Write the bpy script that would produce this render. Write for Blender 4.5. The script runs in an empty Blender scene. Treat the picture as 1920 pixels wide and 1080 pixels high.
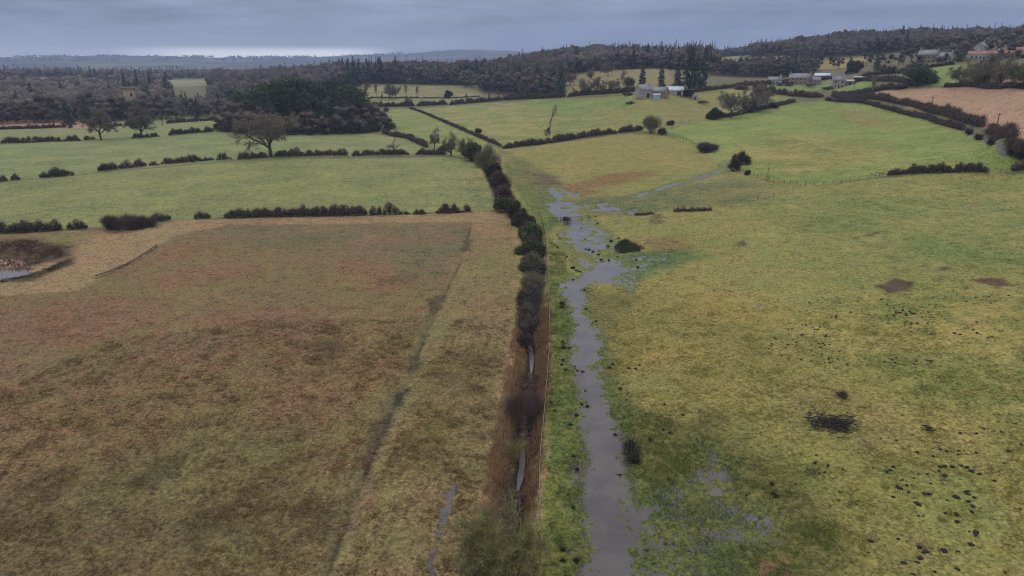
import bpy, math, random
import numpy as np

# ------------------------------------------------------------------ camera, sky, sun, exposure
H = 35.0                      # flying height of the camera above the valley floor
F = 1300.0                    # focal length in pixels of the 1920 px wide photograph
PITCH = math.radians(18.22)
scene = bpy.context.scene
COL = scene.collection

cam = bpy.data.cameras.new('camera')
cam.sensor_width = 36.0
cam.lens = 36.0 * F / 1920.0
cam.clip_start = 0.5
cam.clip_end = 60000
camo = bpy.data.objects.new('camera', cam)
camo.location = (0, 0, H)
camo.rotation_euler = (math.radians(90) - PITCH, 0, 0)
COL.objects.link(camo)
scene.camera = camo

EXPO = 0.14
SUN_EL, SUN_AZ = math.radians(42), math.radians(-35)      # behind cloud, ahead-left
scene.view_settings.view_transform = 'Standard'
scene.view_settings.look = 'None'
scene.view_settings.exposure = EXPO
scene.view_settings.gamma = 1.0
scene.view_settings.use_curve_mapping = False
scene.cycles.use_denoising = True
scene.cycles.denoising_prefilter = 'NONE'
scene.cycles.pixel_filter_type = 'BLACKMAN_HARRIS'
scene.cycles.filter_width = 1.1
scene.cycles.volume_bounces = 0
scene.cycles.max_bounces = 6
scene.cycles.diffuse_bounces = 3

def N(nt, typ, **kw):
    n = nt.nodes.new(typ)
    for k, v in kw.items():
        if k == 'inp':
            for kk, vv in v.items():
                n.inputs[kk].default_value = vv
        else:
            setattr(n, k, v)
    return n

def math_node(nt, op, a, b=None, c=None, clamp=False):
    n = nt.nodes.new('ShaderNodeMath'); n.operation = op; n.use_clamp = clamp
    for i, v in enumerate((a, b, c)):
        if v is None: continue
        if isinstance(v, (int, float)): n.inputs[i].default_value = v
        else: nt.links.new(v, n.inputs[i])
    return n.outputs[0]

def mixc(nt, fac, a, b, blend='MIX'):
    n = nt.nodes.new('ShaderNodeMix'); n.data_type = 'RGBA'; n.blend_type = blend
    n.clamp_factor = True
    for s, v in ((n.inputs[0], fac), (n.inputs[6], a), (n.inputs[7], b)):
        if isinstance(v, (int, float)): s.default_value = v
        elif isinstance(v, tuple): s.default_value = v if len(v) == 4 else v + (1,)
        else: nt.links.new(v, s)
    return n.outputs[2]

def ramp(nt, fac, stops, interp='LINEAR'):
    n = nt.nodes.new('ShaderNodeValToRGB'); n.color_ramp.interpolation = interp
    els = n.color_ramp.elements
    while len(els) < len(stops): els.new(0.5)
    for e, (p, c) in zip(els, stops):
        e.position = p; e.color = c if len(c) == 4 else tuple(c) + (1,)
    nt.links.new(fac, n.inputs[0])
    return n.outputs[0]

def maprange(nt, v, a, b, c, d, smooth=True):
    n = nt.nodes.new('ShaderNodeMapRange')
    n.interpolation_type = 'SMOOTHSTEP' if smooth else 'LINEAR'
    nt.links.new(v, n.inputs[0])
    for i, x in enumerate((a, b, c, d)): n.inputs[i + 1].default_value = x
    return n.outputs[0]

def noise(nt, vec, scale, detail=4, rough=0.55, dist=0.0):
    n = nt.nodes.new('ShaderNodeTexNoise')
    n.inputs['Scale'].default_value = scale; n.inputs['Detail'].default_value = detail
    n.inputs['Roughness'].default_value = rough; n.inputs['Distortion'].default_value = dist
    if vec is not None: nt.links.new(vec, n.inputs['Vector'])
    return n.outputs['Fac']

def build_world():
    w = bpy.data.worlds.new('World'); scene.world = w; w.use_nodes = True
    nt = w.node_tree; nt.nodes.clear()
    out = N(nt, 'ShaderNodeOutputWorld'); bg = N(nt, 'ShaderNodeBackground')
    bg.inputs['Strength'].default_value = 0.1
    nt.links.new(bg.outputs[0], out.inputs[0])
    sky = N(nt, 'ShaderNodeTexSky'); sky.sky_type = 'NISHITA'; sky.sun_disc = False
    sky.sun_elevation = SUN_EL; sky.sun_rotation = SUN_AZ
    tc = N(nt, 'ShaderNodeTexCoord'); sep = N(nt, 'ShaderNodeSeparateXYZ')
    nt.links.new(tc.outputs['Generated'], sep.inputs[0])
    x, y, z = sep.outputs
    az = math_node(nt, 'ARCTAN2', x, y)
    cv = N(nt, 'ShaderNodeCombineXYZ')
    nt.links.new(math_node(nt, 'MULTIPLY', az, 3.2), cv.inputs[0])
    nt.links.new(math_node(nt, 'MULTIPLY', z, 20.0), cv.inputs[2])
    n1 = noise(nt, cv.outputs[0], 1.5, 5, 0.55, 0.3)
    cv2 = N(nt, 'ShaderNodeCombineXYZ')
    nt.links.new(math_node(nt, 'MULTIPLY', az, 7.0), cv2.inputs[0])
    nt.links.new(math_node(nt, 'MULTIPLY', z, 70.0), cv2.inputs[2])
    n2 = noise(nt, cv2.outputs[0], 1.2, 4, 0.5, 0.2)
    # cloud deck: dull blue-grey low down, brighter overhead (overcast sky)
    base = ramp(nt, z, [(0.0, (.255, .295, .395)), (.03, (.24, .278, .37)), (.08, (.235, .272, .355)),
                        (.22, (.60, .65, .78)), (.55, (1.45, 1.5, 1.6)), (1.0, (2.2, 2.2, 2.25))])
    # streaky lighter and darker layers, stronger to the left
    left = maprange(nt, az, -0.05, -0.5, 0.55, 1.0)
    s1 = math_node(nt, 'MULTIPLY', math_node(nt, 'SUBTRACT', n1, 0.5), left)
    s2 = math_node(nt, 'MULTIPLY', math_node(nt, 'SUBTRACT', n2, 0.5), left)
    k = math_node(nt, 'ADD', math_node(nt, 'ADD', math_node(nt, 'MULTIPLY', s1, 4.0), math_node(nt, 'MULTIPLY', s2, 1.5)), 1.0)
    kk = N(nt, 'ShaderNodeCombineXYZ')
    for i in range(3): nt.links.new(k, kk.inputs[i])
    base = mixc(nt, 1.0, base, kk.outputs[0], 'MULTIPLY')
    # break in the cloud low over the far hills, ahead-left
    b1 = math_node(nt, 'MULTIPLY', maprange(nt, z, 0.046, 0.014, 0, 1), maprange(nt, az, 0.05, -0.22, 0, 1))
    b1 = math_node(nt, 'MULTIPLY', b1, math_node(nt, 'ADD', math_node(nt, 'MULTIPLY', n2, 0.9), 0.25), clamp=True)
    c = mixc(nt, math_node(nt, 'MULTIPLY', b1, 0.95), base, (.74, .80, .93))
    b2 = math_node(nt, 'MULTIPLY', maprange(nt, z, 0.019, 0.008, 0, 1),
                   math_node(nt, 'MULTIPLY', maprange(nt, az, -0.52, -0.40, 0.25, 1), maprange(nt, az, -0.14, -0.24, 0, 1)))
    c = mixc(nt, b2, c, (2.3, 2.25, 2.2))
    ten = mixc(nt, 1.0, c, (10., 10., 10.), 'MULTIPLY')
    fin = mixc(nt, 0.94, sky.outputs[0], ten)
    nt.links.new(fin, bg.inputs[0])
build_world()

sun = bpy.data.lights.new('sun', 'SUN'); sun.energy = 0.8; sun.angle = math.radians(25); sun.color = (1.0, .96, .9)
suno = bpy.data.objects.new('sun', sun); COL.objects.link(suno)
suno.rotation_euler = (math.radians(90) - SUN_EL, 0, -SUN_AZ + math.pi)
suno.location = (0, 0, 400)

# ------------------------------------------------------------------ projection and terrain shape
cP, sP = math.cos(PITCH), math.sin(PITCH)
def ray(px, py):
    a, b = (px - 960) / F, (540 - py) / F
    return np.array([a, cP + b * sP, -sP + b * cP])
def at_distance(px, py, D):
    d = ray(px, py); h = math.hypot(d[0], d[1])
    return np.array([d[0] / h * D, d[1] / h * D, H + d[2] / h * D])
def project(p):
    q = np.asarray(p, float) - np.array([0, 0, H])
    zc = q[1] * cP - q[2] * sP; yc = q[1] * sP + q[2] * cP
    return 960 + F * q[0] / zc, 540 - F * yc / zc

def _z0(px, py, z=0.0):
    d = ray(px, py); h = math.hypot(d[0], d[1]); D = (H - z) / (-d[2] / h)
    return at_distance(px, py, D)
CTRL = []
for px in (-300, 150, 480, 800):
    for py in (1300, 1000, 700, 520, 420, 330, 260, 222):
        CTRL.append(_z0(px, py, 0))
for px, py, z in [(1000, 1300, 0), (1000, 1000, 0), (1000, 700, 0), (1000, 520, 0), (1000, 420, 0), (1000, 340, 0.3), (950, 270, 1),
                  (1400, 1300, .3), (1400, 1000, .3), (1300, 700, .8), (1300, 520, 1), (1300, 420, 1), (1350, 310, 1.4), (1150, 300, 1.2), (1150, 460, .2), (1110, 330, .3),
                  (2100, 1300, .8), (1900, 1000, 1.5), (1900, 700, 3), (1500, 500, 2), (1900, 450, 5), (1900, 320, 7.5), (1500, 345, 3.2),
                  (1090, 250, 1.6), (1240, 245, 3), (1340, 215, 7.0), (1240, 210, 8.8), (1550, 195, 11), (1720, 218, 11.5), (1700, 270, 8.5), (1880, 280, 10.5), (1450, 250, 6),
                  (880, 200, 3.5), (1040, 185, 9), (1160, 205, 8.6), (1300, 190, 11.8), (700, 197, 2), (850, 190, 4), (500, 190, 0), (100, 190, 0), (-300, 190, 0)]:
    CTRL.append(_z0(px, py, z))
for px, py, D in [(1210, 182, 420), (1540, 150, 540), (1470, 152, 540), (1740, 118, 520), (1860, 112, 520), (1900, 162, 330), (1660, 172, 420), (1900, 235, 235), (2200, 160, 330), (2200, 235, 235),
                  (1440, 168, 470), (1300, 168, 470), (1150, 150, 560), (1700, 150, 440), (1800, 130, 450), (1580, 125, 640), (1500, 128, 680), (1400, 125, 720),
                  (1100, 125, 720), (1200, 114, 800), (1280, 114, 850), (1000, 122, 850), (1600, 83, 900), (1760, 80, 900), (1900, 76, 950), (2200, 70, 950), (1480, 98, 880),
                  (1350, 110, 950), (1600, 84, 1300), (1900, 74, 1400), (1300, 112, 1300), (1100, 118, 1300),
                  (700, 160, 700), (850, 158, 700), (560, 160, 760), (720, 143, 900), (900, 140, 900), (300, 163, 900), (0, 163, 900), (-300, 163, 900),
                  (300, 147, 1500), (0, 147, 1500), (700, 144, 1500), (900, 136, 1500), (-300, 147, 1500),
                  (0, 137, 3000), (350, 134, 3000), (700, 132, 3000), (900, 124, 3000), (-300, 136, 3000), (1100, 118, 3000), (1400, 105, 3000), (1900, 80, 3000),
                  (0, 120, 5000), (350, 118, 5000), (700, 116, 5000), (950, 108, 5000), (-300, 120, 5000), (1200, 105, 5000), (1500, 100, 5000),
                  (0, 108, 7000), (150, 106, 7000), (350, 107, 7000), (550, 108, 7000), (700, 104, 7000), (780, 99, 7000), (870, 94, 7000), (980, 99, 7000), (1100, 103, 7000), (1300, 104, 7000), (1900, 90, 7000), (-300, 108, 7000),
                  (0, 116, 12000), (500, 116, 12000), (1000, 112, 12000), (1500, 112, 12000)]:
    CTRL.append(at_distance(px, py, D))
CTRL = np.array(CTRL)
def _uv(x, y):
    az = np.arctan2(x, y); r = np.maximum(np.hypot(x, y), 18.0)
    return np.clip(az, -.8, .8) * 2.2, np.log(r)
_cu, _cv = _uv(CTRL[:, 0], CTRL[:, 1])
def _ker(r2): return r2 * np.log(r2 + 1e-9) * 0.5
_n = len(CTRL)
_K = _ker((_cu[:, None] - _cu[None]) ** 2 + (_cv[:, None] - _cv[None]) ** 2) + np.eye(_n) * 0.0015
_Pm = np.stack([np.ones(_n), _cu, _cv], 1)
# thin-plate spline solved on a compressed height so that far hills do not disturb the valley floor
_zc = np.arcsinh(CTRL[:, 2] / 6.0)
_sol = np.linalg.solve(np.block([[_K, _Pm], [_Pm.T, np.zeros((3, 3))]]), np.concatenate([_zc, np.zeros(3)]))
def zf(x, y):
    x = np.asarray(x, float); y = np.asarray(y, float)
    u, v = _uv(x, y); sh = u.shape; u = u.ravel(); v = v.ravel()
    z = _sol[_n] + _sol[_n + 1] * u + _sol[_n + 2] * v
    for i in range(_n):
        z += _sol[i] * _ker((u - _cu[i]) ** 2 + (v - _cv[i]) ** 2)
    z = np.sinh(np.clip(z, -1.5, 4)) * 6.0
    az = np.abs(np.arctan2(x, y)).ravel()
    w = np.clip((1.9 - az) / 0.9, 0, 1); w = w * w * (3 - 2 * w)
    return (z * w).reshape(sh)

def _hash(i, j, s):
    h = (i.astype(np.int64) * 374761393 + j.astype(np.int64) * 668265263 + s * 1442695041) & 0x7fffffff
    h = ((h ^ (h >> 13)) * 1274126177) & 0x7fffffff
    return ((h ^ (h >> 16)) & 0xffff) / 65535.0
def vnoise(x, y, s=0):
    x = np.asarray(x, float); y = np.asarray(y, float)
    i = np.floor(x); j = np.floor(y); f = x - i; g = y - j
    f = f * f * (3 - 2 * f); g = g * g * (3 - 2 * g)
    i = i.astype(np.int64); j = j.astype(np.int64)
    return ((_hash(i, j, s) * (1 - f) + _hash(i + 1, j, s) * f) * (1 - g) + (_hash(i, j + 1, s) * (1 - f) + _hash(i + 1, j + 1, s) * f) * g)
def fbm(x, y, s=0, o=4):
    t = 0; a = .5; n = 0
    for k in range(o):
        t = t + a * vnoise(x, y, s + k * 17); n += a; a *= .5; x = x * 2.03 + 5.1; y = y * 2.03 + 1.7
    return t / n

_ts = np.exp(np.linspace(math.log(30), math.log(9000), 2200))
def P(px, py):
    """the point of the ground that stands at this place of the photograph"""
    d = ray(px, py); d = d / np.linalg.norm(d)
    X = d[0] * _ts; Y = d[1] * _ts; Z = H + d[2] * _ts
    g = Z - zf(X, Y)
    k = np.where(g < 0)[0]
    if len(k) == 0:
        k = int(np.argmin(g[:2000]))
    else: k = k[0]
    if k > 0 and g[k] < 0:
        t = _ts[k - 1] + (_ts[k] - _ts[k - 1]) * g[k - 1] / (g[k - 1] - g[k])
    else: t = _ts[k]
    return np.array([d[0] * t, d[1] * t])
def PL(pts): return np.array([P(*p) for p in pts])
def smooth_line(pts, n=6):
    pts = np.asarray(pts); out = []
    for i in range(len(pts) - 1):
        p0 = pts[max(i - 1, 0)]; p1 = pts[i]; p2 = pts[i + 1]; p3 = pts[min(i + 2, len(pts) - 1)]
        for t in np.linspace(0, 1, n, endpoint=False):
            out.append(.5 * (2 * p1 + (p2 - p0) * t + (2 * p0 - 5 * p1 + 4 * p2 - p3) * t * t + (3 * p1 - p0 - 3 * p2 + p3) * t ** 3))
    out.append(pts[-1]); return np.array(out)
def line_dist(x, y, L):
    """distance to a polyline, and how far along it (0..1)"""
    best = np.full(x.shape, 1e9); par = np.zeros(x.shape)
    seg = np.hypot(*(L[1:] - L[:-1]).T); cum = np.concatenate([[0], np.cumsum(seg)]); tot = cum[-1]
    for i in range(len(L) - 1):
        a = L[i]; b = L[i + 1]; ab = b - a; l2 = (ab ** 2).sum() + 1e-9
        t = np.clip(((x - a[0]) * ab[0] + (y - a[1]) * ab[1]) / l2, 0, 1)
        d = np.hypot(x - a[0] - t * ab[0], y - a[1] - t * ab[1])
        m = d < best; best[m] = d[m]; par[m] = (cum[i] + t[m] * seg[i]) / tot
    return best, par
def poly_sd(x, y, Q):
    """signed distance to polygon, positive inside"""
    n = len(Q); d = np.full(x.shape, 1e9); ins = np.zeros(x.shape, bool)
    for i in range(n):
        a = Q[i]; b = Q[(i + 1) % n]; ab = b - a; l2 = (ab ** 2).sum() + 1e-9
        t = np.clip(((x - a[0]) * ab[0] + (y - a[1]) * ab[1]) / l2, 0, 1)
        d = np.minimum(d, np.hypot(x - a[0] - t * ab[0], y - a[1] - t * ab[1]))
        c = ((a[1] > y) != (b[1] > y)) & (x < (b[0] - a[0]) * (y - a[1]) / (b[1] - a[1] + 1e-12) + a[0])
        ins ^= c
    return np.where(ins, d, -d)
def sstep(a, b, v):
    t = np.clip((v - a) / (b - a), 0, 1); return t * t * (3 - 2 * t)

DITCH = smooth_line(PL([(905, 300), (930, 345), (948, 378), (985, 420), (1000, 460), (1002, 520), (994, 570), (992, 620), (997, 660), (992, 720), (983, 780), (979, 850), (971, 900), (958, 960), (942, 1030), (925, 1110)]))
LINE_A = smooth_line(PL([(885, 415), (868, 480), (828, 565), (770, 695), (715, 815), (655, 965), (612, 1080), (560, 1200)]))
# each stretch of standing water: outline in the photograph, softness in metres, how deep (1 open water .. .4 flooded grass)
WATER = {
 'stream': [([(1100, 1110), (1112, 1030), (1100, 960), (1104, 880), (1100, 800), (1088, 720), (1078, 660), (1085, 620), (1075, 580), (1058, 550), (1062, 530), (1100, 515), (1120, 495), (1110, 470), (1080, 455), (1070, 440),
             (1085, 425), (1060, 412), (1044, 405), (1038, 392), (1036, 384), (1045, 382), (1052, 388), (1050, 395), (1058, 402), (1072, 412), (1090, 425), (1096, 436), (1084, 448), (1092, 462), (1108, 474), (1130, 490), (1158, 494), (1168, 508), (1145, 518), (1100, 528),
             (1085, 545), (1090, 580), (1105, 620), (1120, 640), (1112, 680), (1125, 720), (1140, 760), (1150, 800), (1160, 860), (1165, 900), (1168, 950), (1182, 1010), (1200, 1110)], 2.6, 1.0),
            ([(1035, 350), (1020, 345), (1028, 365), (1045, 378), (1030, 390), (1045, 400), (1070, 395), (1082, 385), (1060, 375), (1052, 362), (1085, 368), (1088, 362), (1050, 352)], 2.0, .60),
            ([(1015, 378), (1040, 410), (1060, 450), (1075, 490), (1130, 525), (1180, 530), (1180, 500), (1140, 440), (1110, 410), (1085, 395), (1200, 402), (1210, 392), (1090, 380), (1060, 372)], 3.0, .50),
            ([(1060, 385), (1150, 378), (1230, 352), (1290, 335), (1345, 318), (1360, 300), (1368, 300), (1365, 318), (1320, 332), (1260, 350), (1180, 375), (1100, 390)], 2.0, .55),
            ([(1150, 480), (1260, 470), (1300, 485), (1230, 500), (1170, 520)], 2.5, .36),
            ([(1170, 500), (1200, 520), (1185, 550), (1165, 535)], 1.5, .45),
            ([(1095, 680), (1085, 800), (1075, 900), (1090, 1000), (1080, 1110), (1240, 1110), (1190, 960), (1190, 860), (1165, 760), (1135, 690)], 2.0, .42)],
 'flood_water': [([(1195, 955), (1250, 905), (1320, 880), (1360, 870), (1380, 895), (1370, 930), (1300, 935), (1230, 950)], 2.0, .50),
                 ([(1300, 820), (1345, 835), (1365, 870), (1330, 890), (1310, 860)], 1.4, .43),
                 ([(1180, 955), (1290, 930), (1400, 920), (1470, 970), (1440, 1010), (1380, 1010), (1330, 1100), (1230, 1110)], 3.0, .40),
                 ([(1390, 960), (1465, 965), (1470, 1000), (1420, 1010)], 1.2, .55), ([(1165, 965), (1210, 950), (1235, 942), (1240, 955), (1210, 965), (1190, 1000)], .8, .8)],
 'pond': [([(-60, 503), (45, 504), (62, 509), (40, 518), (-60, 526)], .6, 1.0), ([(-60, 485), (55, 487), (75, 512), (0, 528), (-60, 535)], 1.2, .42)],
 'puddle': [([(845, 895), (852, 900), (850, 930), (838, 970), (826, 1010), (820, 1060), (806, 1080), (802, 1060), (812, 1010), (830, 950)], .6, .62)],
}
_wcache = [(nm, PL(q), s, w) for nm, lst in WATER.items() for q, s, w in lst]
def wetness(x, y, only=None):
    out = np.zeros(x.shape)
    for nm, Q, s, w in _wcache:
        if only and nm != only: continue
        lo = Q.min(0) - 6; hi = Q.max(0) + 6
        m = (x > lo[0]) & (x < hi[0]) & (y > lo[1]) & (y < hi[1])
        if m.any():
            sd = poly_sd(x[m], y[m], Q)
            out[m] = np.maximum(out[m], w * sstep(-s, s * .6, sd))
    m = (out > .01) & (out < .99)
    if m.any(): out[m] = np.clip(out[m] + ((fbm(x[m] / 1.3, y[m] / 1.6, 55, 4) - .5) * 1.6 + (fbm(x[m] / 2.6, y[m] / 5.0, 57, 4) - .5) * 2.6) * out[m] * (1 - out[m]), 0, 1)
    return out
WATER_DROP = 0.16
def relief(x, y):
    """gentle hummocks of the pasture; they stay below a hand's breadth on the mown fields"""
    r = np.hypot(x, y)
    amp = np.where(x > 3, .45, .16) * np.clip(1.3 - r / 900, .2, 1)
    return (fbm(x / 14, y / 14, 3, 3) - .5) * amp
def carve(x, y):
    z = np.zeros(x.shape)
    lo = DITCH.min(0) - 5; hi = DITCH.max(0) + 5
    m = (x > lo[0]) & (x < hi[0]) & (y > lo[1]) & (y < hi[1])
    if m.any():
        d, _ = line_dist(x[m], y[m], DITCH)
        z[m] -= 1.25 * (1 - sstep(.55, 2.4, d))
    lo = LINE_A.min(0) - 2; hi = LINE_A.max(0) + 2
    m = (x > lo[0]) & (x < hi[0]) & (y > lo[1]) & (y < hi[1])
    if m.any():
        d, _ = line_dist(x[m], y[m], LINE_A)
        z[m] -= .14 * (1 - sstep(.1, .6, d))
    return z
def GZ(x, y):
    x = np.atleast_1d(np.asarray(x, float)); y = np.atleast_1d(np.asarray(y, float))
    w = wetness(x, y)
    return zf(x, y) + relief(x, y) * (1 - np.clip(w * 2.2, 0, 1)) + carve(x, y) - .30 * w
def gz(p): return float(GZ(p[0], p[1])[0])

# ------------------------------------------------------------------ helpers: colours, meshes, labels
KLIGHT = 1.75
def lin(c): 
    c = c / 255.0
    return c / 12.92 if c <= .04045 else ((c + .055) / 1.055) ** 2.4
def A(r, g, b, k=None): return tuple(lin(v) / (k or KLIGHT) for v in (r, g, b))

def mesh_from(name, V, faces, mats=(), midx=None, tint=None, smooth=False):
    """faces: list of (n,k) index arrays; midx: one material index per face array; tint: per-vertex float"""
    me = bpy.data.meshes.new(name)
    V = np.asarray(V, np.float32)
    me.vertices.add(len(V)); me.vertices.foreach_set('co', V.ravel())
    faces = [np.asarray(f, np.int32) for f in faces]
    nl = sum(f.size for f in faces); npoly = sum(len(f) for f in faces)
    me.loops.add(nl); me.polygons.add(npoly)
    me.loops.foreach_set('vertex_index', np.concatenate([f.ravel() for f in faces]))
    tot = np.concatenate([np.full(len(f), f.shape[1], np.int32) for f in faces])
    me.polygons.foreach_set('loop_start', np.concatenate([[0], np.cumsum(tot)[:-1]]).astype(np.int32))
    if midx is not None:
        me.polygons.foreach_set('material_index', np.concatenate([np.full(len(f), m, np.int32) for f, m in zip(faces, midx)]))
    if smooth: me.polygons.foreach_set('use_smooth', np.ones(npoly, bool))
    if tint is not None:
        at = me.attributes.new('tint', 'FLOAT', 'POINT'); at.data.foreach_set('value', np.asarray(tint, np.float32))
    for m in mats: me.materials.append(m)
    me.update(calc_edges=True); me.validate()
    return me
def link(name, me, loc=(0, 0, 0), rot=0.0, scale=1.0, parent=None):
    o = bpy.data.objects.new(name, me); COL.objects.link(o)
    o.location = loc; o.rotation_euler = (0, 0, rot)
    o.scale = (scale,) * 3 if isinstance(scale, (int, float)) else scale
    if parent: o.parent = parent
    return o
def tag(o, label=None, cat=None, group=None, kind=None, scale=None):
    if scale: o.scale = (scale,) * 3
    for k, v in (('label', label), ('category', cat), ('group', group), ('kind', kind)):
        if v: o[k] = v
    return o
def empty(name, loc, rot=0.0):
    o = link(name, None, loc, rot); o.empty_display_size = .5; return o

class MB:
    """collects triangles and quads of several primitives into one mesh"""
    def __init__(s): s.V = []; s.F = {}; s.T = []; s.n = 0
    def add(s, V, F, mi=0, tint=.5):
        V = np.asarray(V, float).reshape(-1, 3); F = np.asarray(F, int)
        if len(V) == 0: return
        s.F.setdefault((mi, F.shape[1]), []).append(F + s.n); s.V.append(V)
        s.T.append(np.full(len(V), tint) if np.isscalar(tint) else np.asarray(tint, float)); s.n += len(V)
    def mesh(s, name, mats, smooth=False):
        keys = sorted(s.F)
        return mesh_from(name, np.concatenate(s.V), [np.concatenate(s.F[k]) for k in keys], mats, [k[0] for k in keys], np.concatenate(s.T), smooth)
    def tubes(s, p0, p1, r0, r1, sides=4, mi=0, tint=.5):
        p0 = np.asarray(p0, float); p1 = np.asarray(p1, float)
        n = len(p0)
        if n == 0: return
        d = p1 - p0; d /= (np.linalg.norm(d, axis=1, keepdims=True) + 1e-9)
        ref = np.where(np.abs(d[:, 2:3]) > .9, np.array([[1., 0, 0]]), np.array([[0, 0, 1.]]))
        a = np.cross(d, ref); a /= np.linalg.norm(a, axis=1, keepdims=True); b = np.cross(d, a)
        th = np.arange(sides) * 2 * math.pi / sides
        ring = a[:, None] * np.cos(th)[None, :, None] + b[:, None] * np.sin(th)[None, :, None]
        V = np.concatenate([p0[:, None] + ring * np.reshape(r0, (-1, 1, 1)), p1[:, None] + ring * np.reshape(r1, (-1, 1, 1))], 1)
        i = np.arange(sides); j = (i + 1) % sides
        q = np.stack([i, j, j + sides, i + sides], 1)
        Fq = (q[None] + (np.arange(n) * 2 * sides)[:, None, None]).reshape(-1, 4)
        s.add(V, Fq, mi, tint if np.isscalar(tint) else np.repeat(tint, 2 * sides))
    def twigs(s, p, d, L, w, rng, mi=0, tint=None):
        p = np.asarray(p, float); n = len(p)
        if n == 0: return
        d = d / (np.linalg.norm(d, axis=1, keepdims=True) + 1e-9)
        r = rng.normal(size=(n, 3)); a = np.cross(d, r); a /= (np.linalg.norm(a, axis=1, keepdims=True) + 1e-9)
        L = np.reshape(L, (-1, 1)) * np.ones((n, 1)); w = np.reshape(w, (-1, 1)) * np.ones((n, 1))
        V = np.stack([p - a * w / 2, p + a * w / 2, p + d * L], 1)
        t = rng.uniform(0, 1, n) if tint is None else tint
        s.add(V, np.arange(3 * n).reshape(-1, 3), mi, np.repeat(t, 3))
    def leaves(s, p, size, rng, mi=0, tint=None, flat=0.0):
        p = np.asarray(p, float); n = len(p)
        if n == 0: return
        a = rng.normal(size=(n, 3)); a[:, 2] *= 1 - flat; a /= np.linalg.norm(a, axis=1, keepdims=True)
        b = np.cross(a, rng.normal(size=(n, 3))); b /= np.linalg.norm(b, axis=1, keepdims=True)
        sz = np.reshape(size, (-1, 1)) * rng.uniform(.6, 1.4, (n, 1))
        V = np.stack([p - a * sz, p + b * sz * .55, p + a * sz, p - b * sz * .55], 1)
        t = rng.uniform(0, 1, n) if tint is None else tint
        s.add(V, np.arange(4 * n).reshape(-1, 4), mi, np.repeat(t, 4))
    def box(s, x0, x1, y0, y1, z0, z1, mi=0, tint=.5):
        V = [(x, y, z) for z in (z0, z1) for y in (y0, y1) for x in (x0, x1)]
        s.add(V, [(0, 2, 3, 1), (4, 5, 7, 6), (0, 1, 5, 4), (2, 6, 7, 3), (0, 4, 6, 2), (1, 3, 7, 5)], mi, tint)

def plain(name, col, rough=.9, var=.25, tvar=.35, nscale=1.5, spec=.2):
    """one matt material: colour varied by the mesh's own tint, by a noise and from copy to copy"""
    m = bpy.data.materials.new(name); m.use_nodes = True; nt = m.node_tree
    b = nt.nodes['Principled BSDF']; b.inputs['Roughness'].default_value = rough
    b.inputs['Specular IOR Level'].default_value = spec
    at = N(nt, 'ShaderNodeAttribute', attribute_name='tint'); oi = N(nt, 'ShaderNodeObjectInfo')
    geo = N(nt, 'ShaderNodeNewGeometry')
    n = noise(nt, geo.outputs['Position'], nscale, 3)
    k = math_node(nt, 'MULTIPLY_ADD', at.outputs['Fac'], 2 * tvar, 1 - tvar)
    k2 = math_node(nt, 'MULTIPLY_ADD', oi.outputs['Random'], var, 1 - var / 2)
    k3 = math_node(nt, 'MULTIPLY_ADD', n, .6, .7)
    k = math_node(nt, 'MULTIPLY', math_node(nt, 'MULTIPLY', k, k2), k3)
    c = N(nt, 'ShaderNodeCombineXYZ')
    for i in range(3): nt.links.new(k, c.inputs[i])
    nt.links.new(mixc(nt, 1.0, col, c.outputs[0], 'MULTIPLY'), b.inputs['Base Color'])
    return m

M = {}
M['bark'] = plain('bark', (.060, .050, .042))
M['bark_dark'] = plain('dark_bark', (.048, .040, .033))
M['bark_pale'] = plain('pale_bark', (.16, .14, .12))
M['twig'] = plain('bare_twigs', (.125, .105, .075))
M['twig_dark'] = plain('dark_twigs', (.056, .042, .034))
M['twig_purple'] = plain('purplish_twigs', (.076, .058, .056), tvar=.62, var=.8)
M['twig_grey'] = plain('grey_twigs', (.078, .066, .054), tvar=.62, var=.8)
M['twig_brown'] = plain('brown_twigs', (.078, .054, .045), tvar=.62, var=.8)
M['twig_olive'] = plain('olive_twigs', (.125, .112, .062))
M['twig_moss'] = plain('mossy_twigs', (.135, .125, .050))
M['twig_red'] = plain('reddish_twigs', (.070, .046, .038))
M['ivy'] = plain('dark_evergreen_leaves', (.032, .046, .021), rough=.8, tvar=.6, spec=.12)
M['holly'] = plain('evergreen_leaves', (.075, .108, .036), rough=.8, tvar=.6, spec=.12)
M['needles'] = plain('conifer_needles', (.030, .044, .030), tvar=.5, var=.5)
M['pine'] = plain('pine_needles', (.037, .050, .027), tvar=.6, var=.5)
M['reed'] = plain('dead_reed', A(152, 118, 86), tvar=.5)
M['tussock'] = plain('dead_grass', A(120, 98, 62), tvar=.5)
M['pasture'] = plain('pasture_blades', A(140, 132, 62), tvar=.5)
M['wetgrass'] = plain('wet_grass_blades', A(102, 112, 54), tvar=.5)
M['deadreed'] = plain('dark_dead_reed', A(92, 70, 50), tvar=.5)
M['rush'] = plain('dark_rushes', (.028, .034, .016), tvar=.5)
M['soil'] = plain('dark_soil', (.017, .014, .011), nscale=6)
M['stick'] = plain('dark_sticks', (.022, .018, .017))
M['stone'] = plain('stone_wall', A(150, 135, 115), nscale=1.2, var=.15)
M['stone_pale'] = plain('pale_stone_wall', A(175, 165, 155), nscale=1.2, var=.15)
M['white'] = plain('white_paint', A(185, 182, 178), nscale=.6, var=.1)
M['slate'] = plain('slate_roof', A(112, 112, 120), rough=.6, nscale=2, var=.15, spec=.4)
M['tile_red'] = plain('terracotta_roof', A(150, 112, 98), nscale=2, var=.1)
M['tin'] = plain('pale_metal_roof', A(170, 185, 200), rough=.4, nscale=.5, var=.1, spec=.5)
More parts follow.
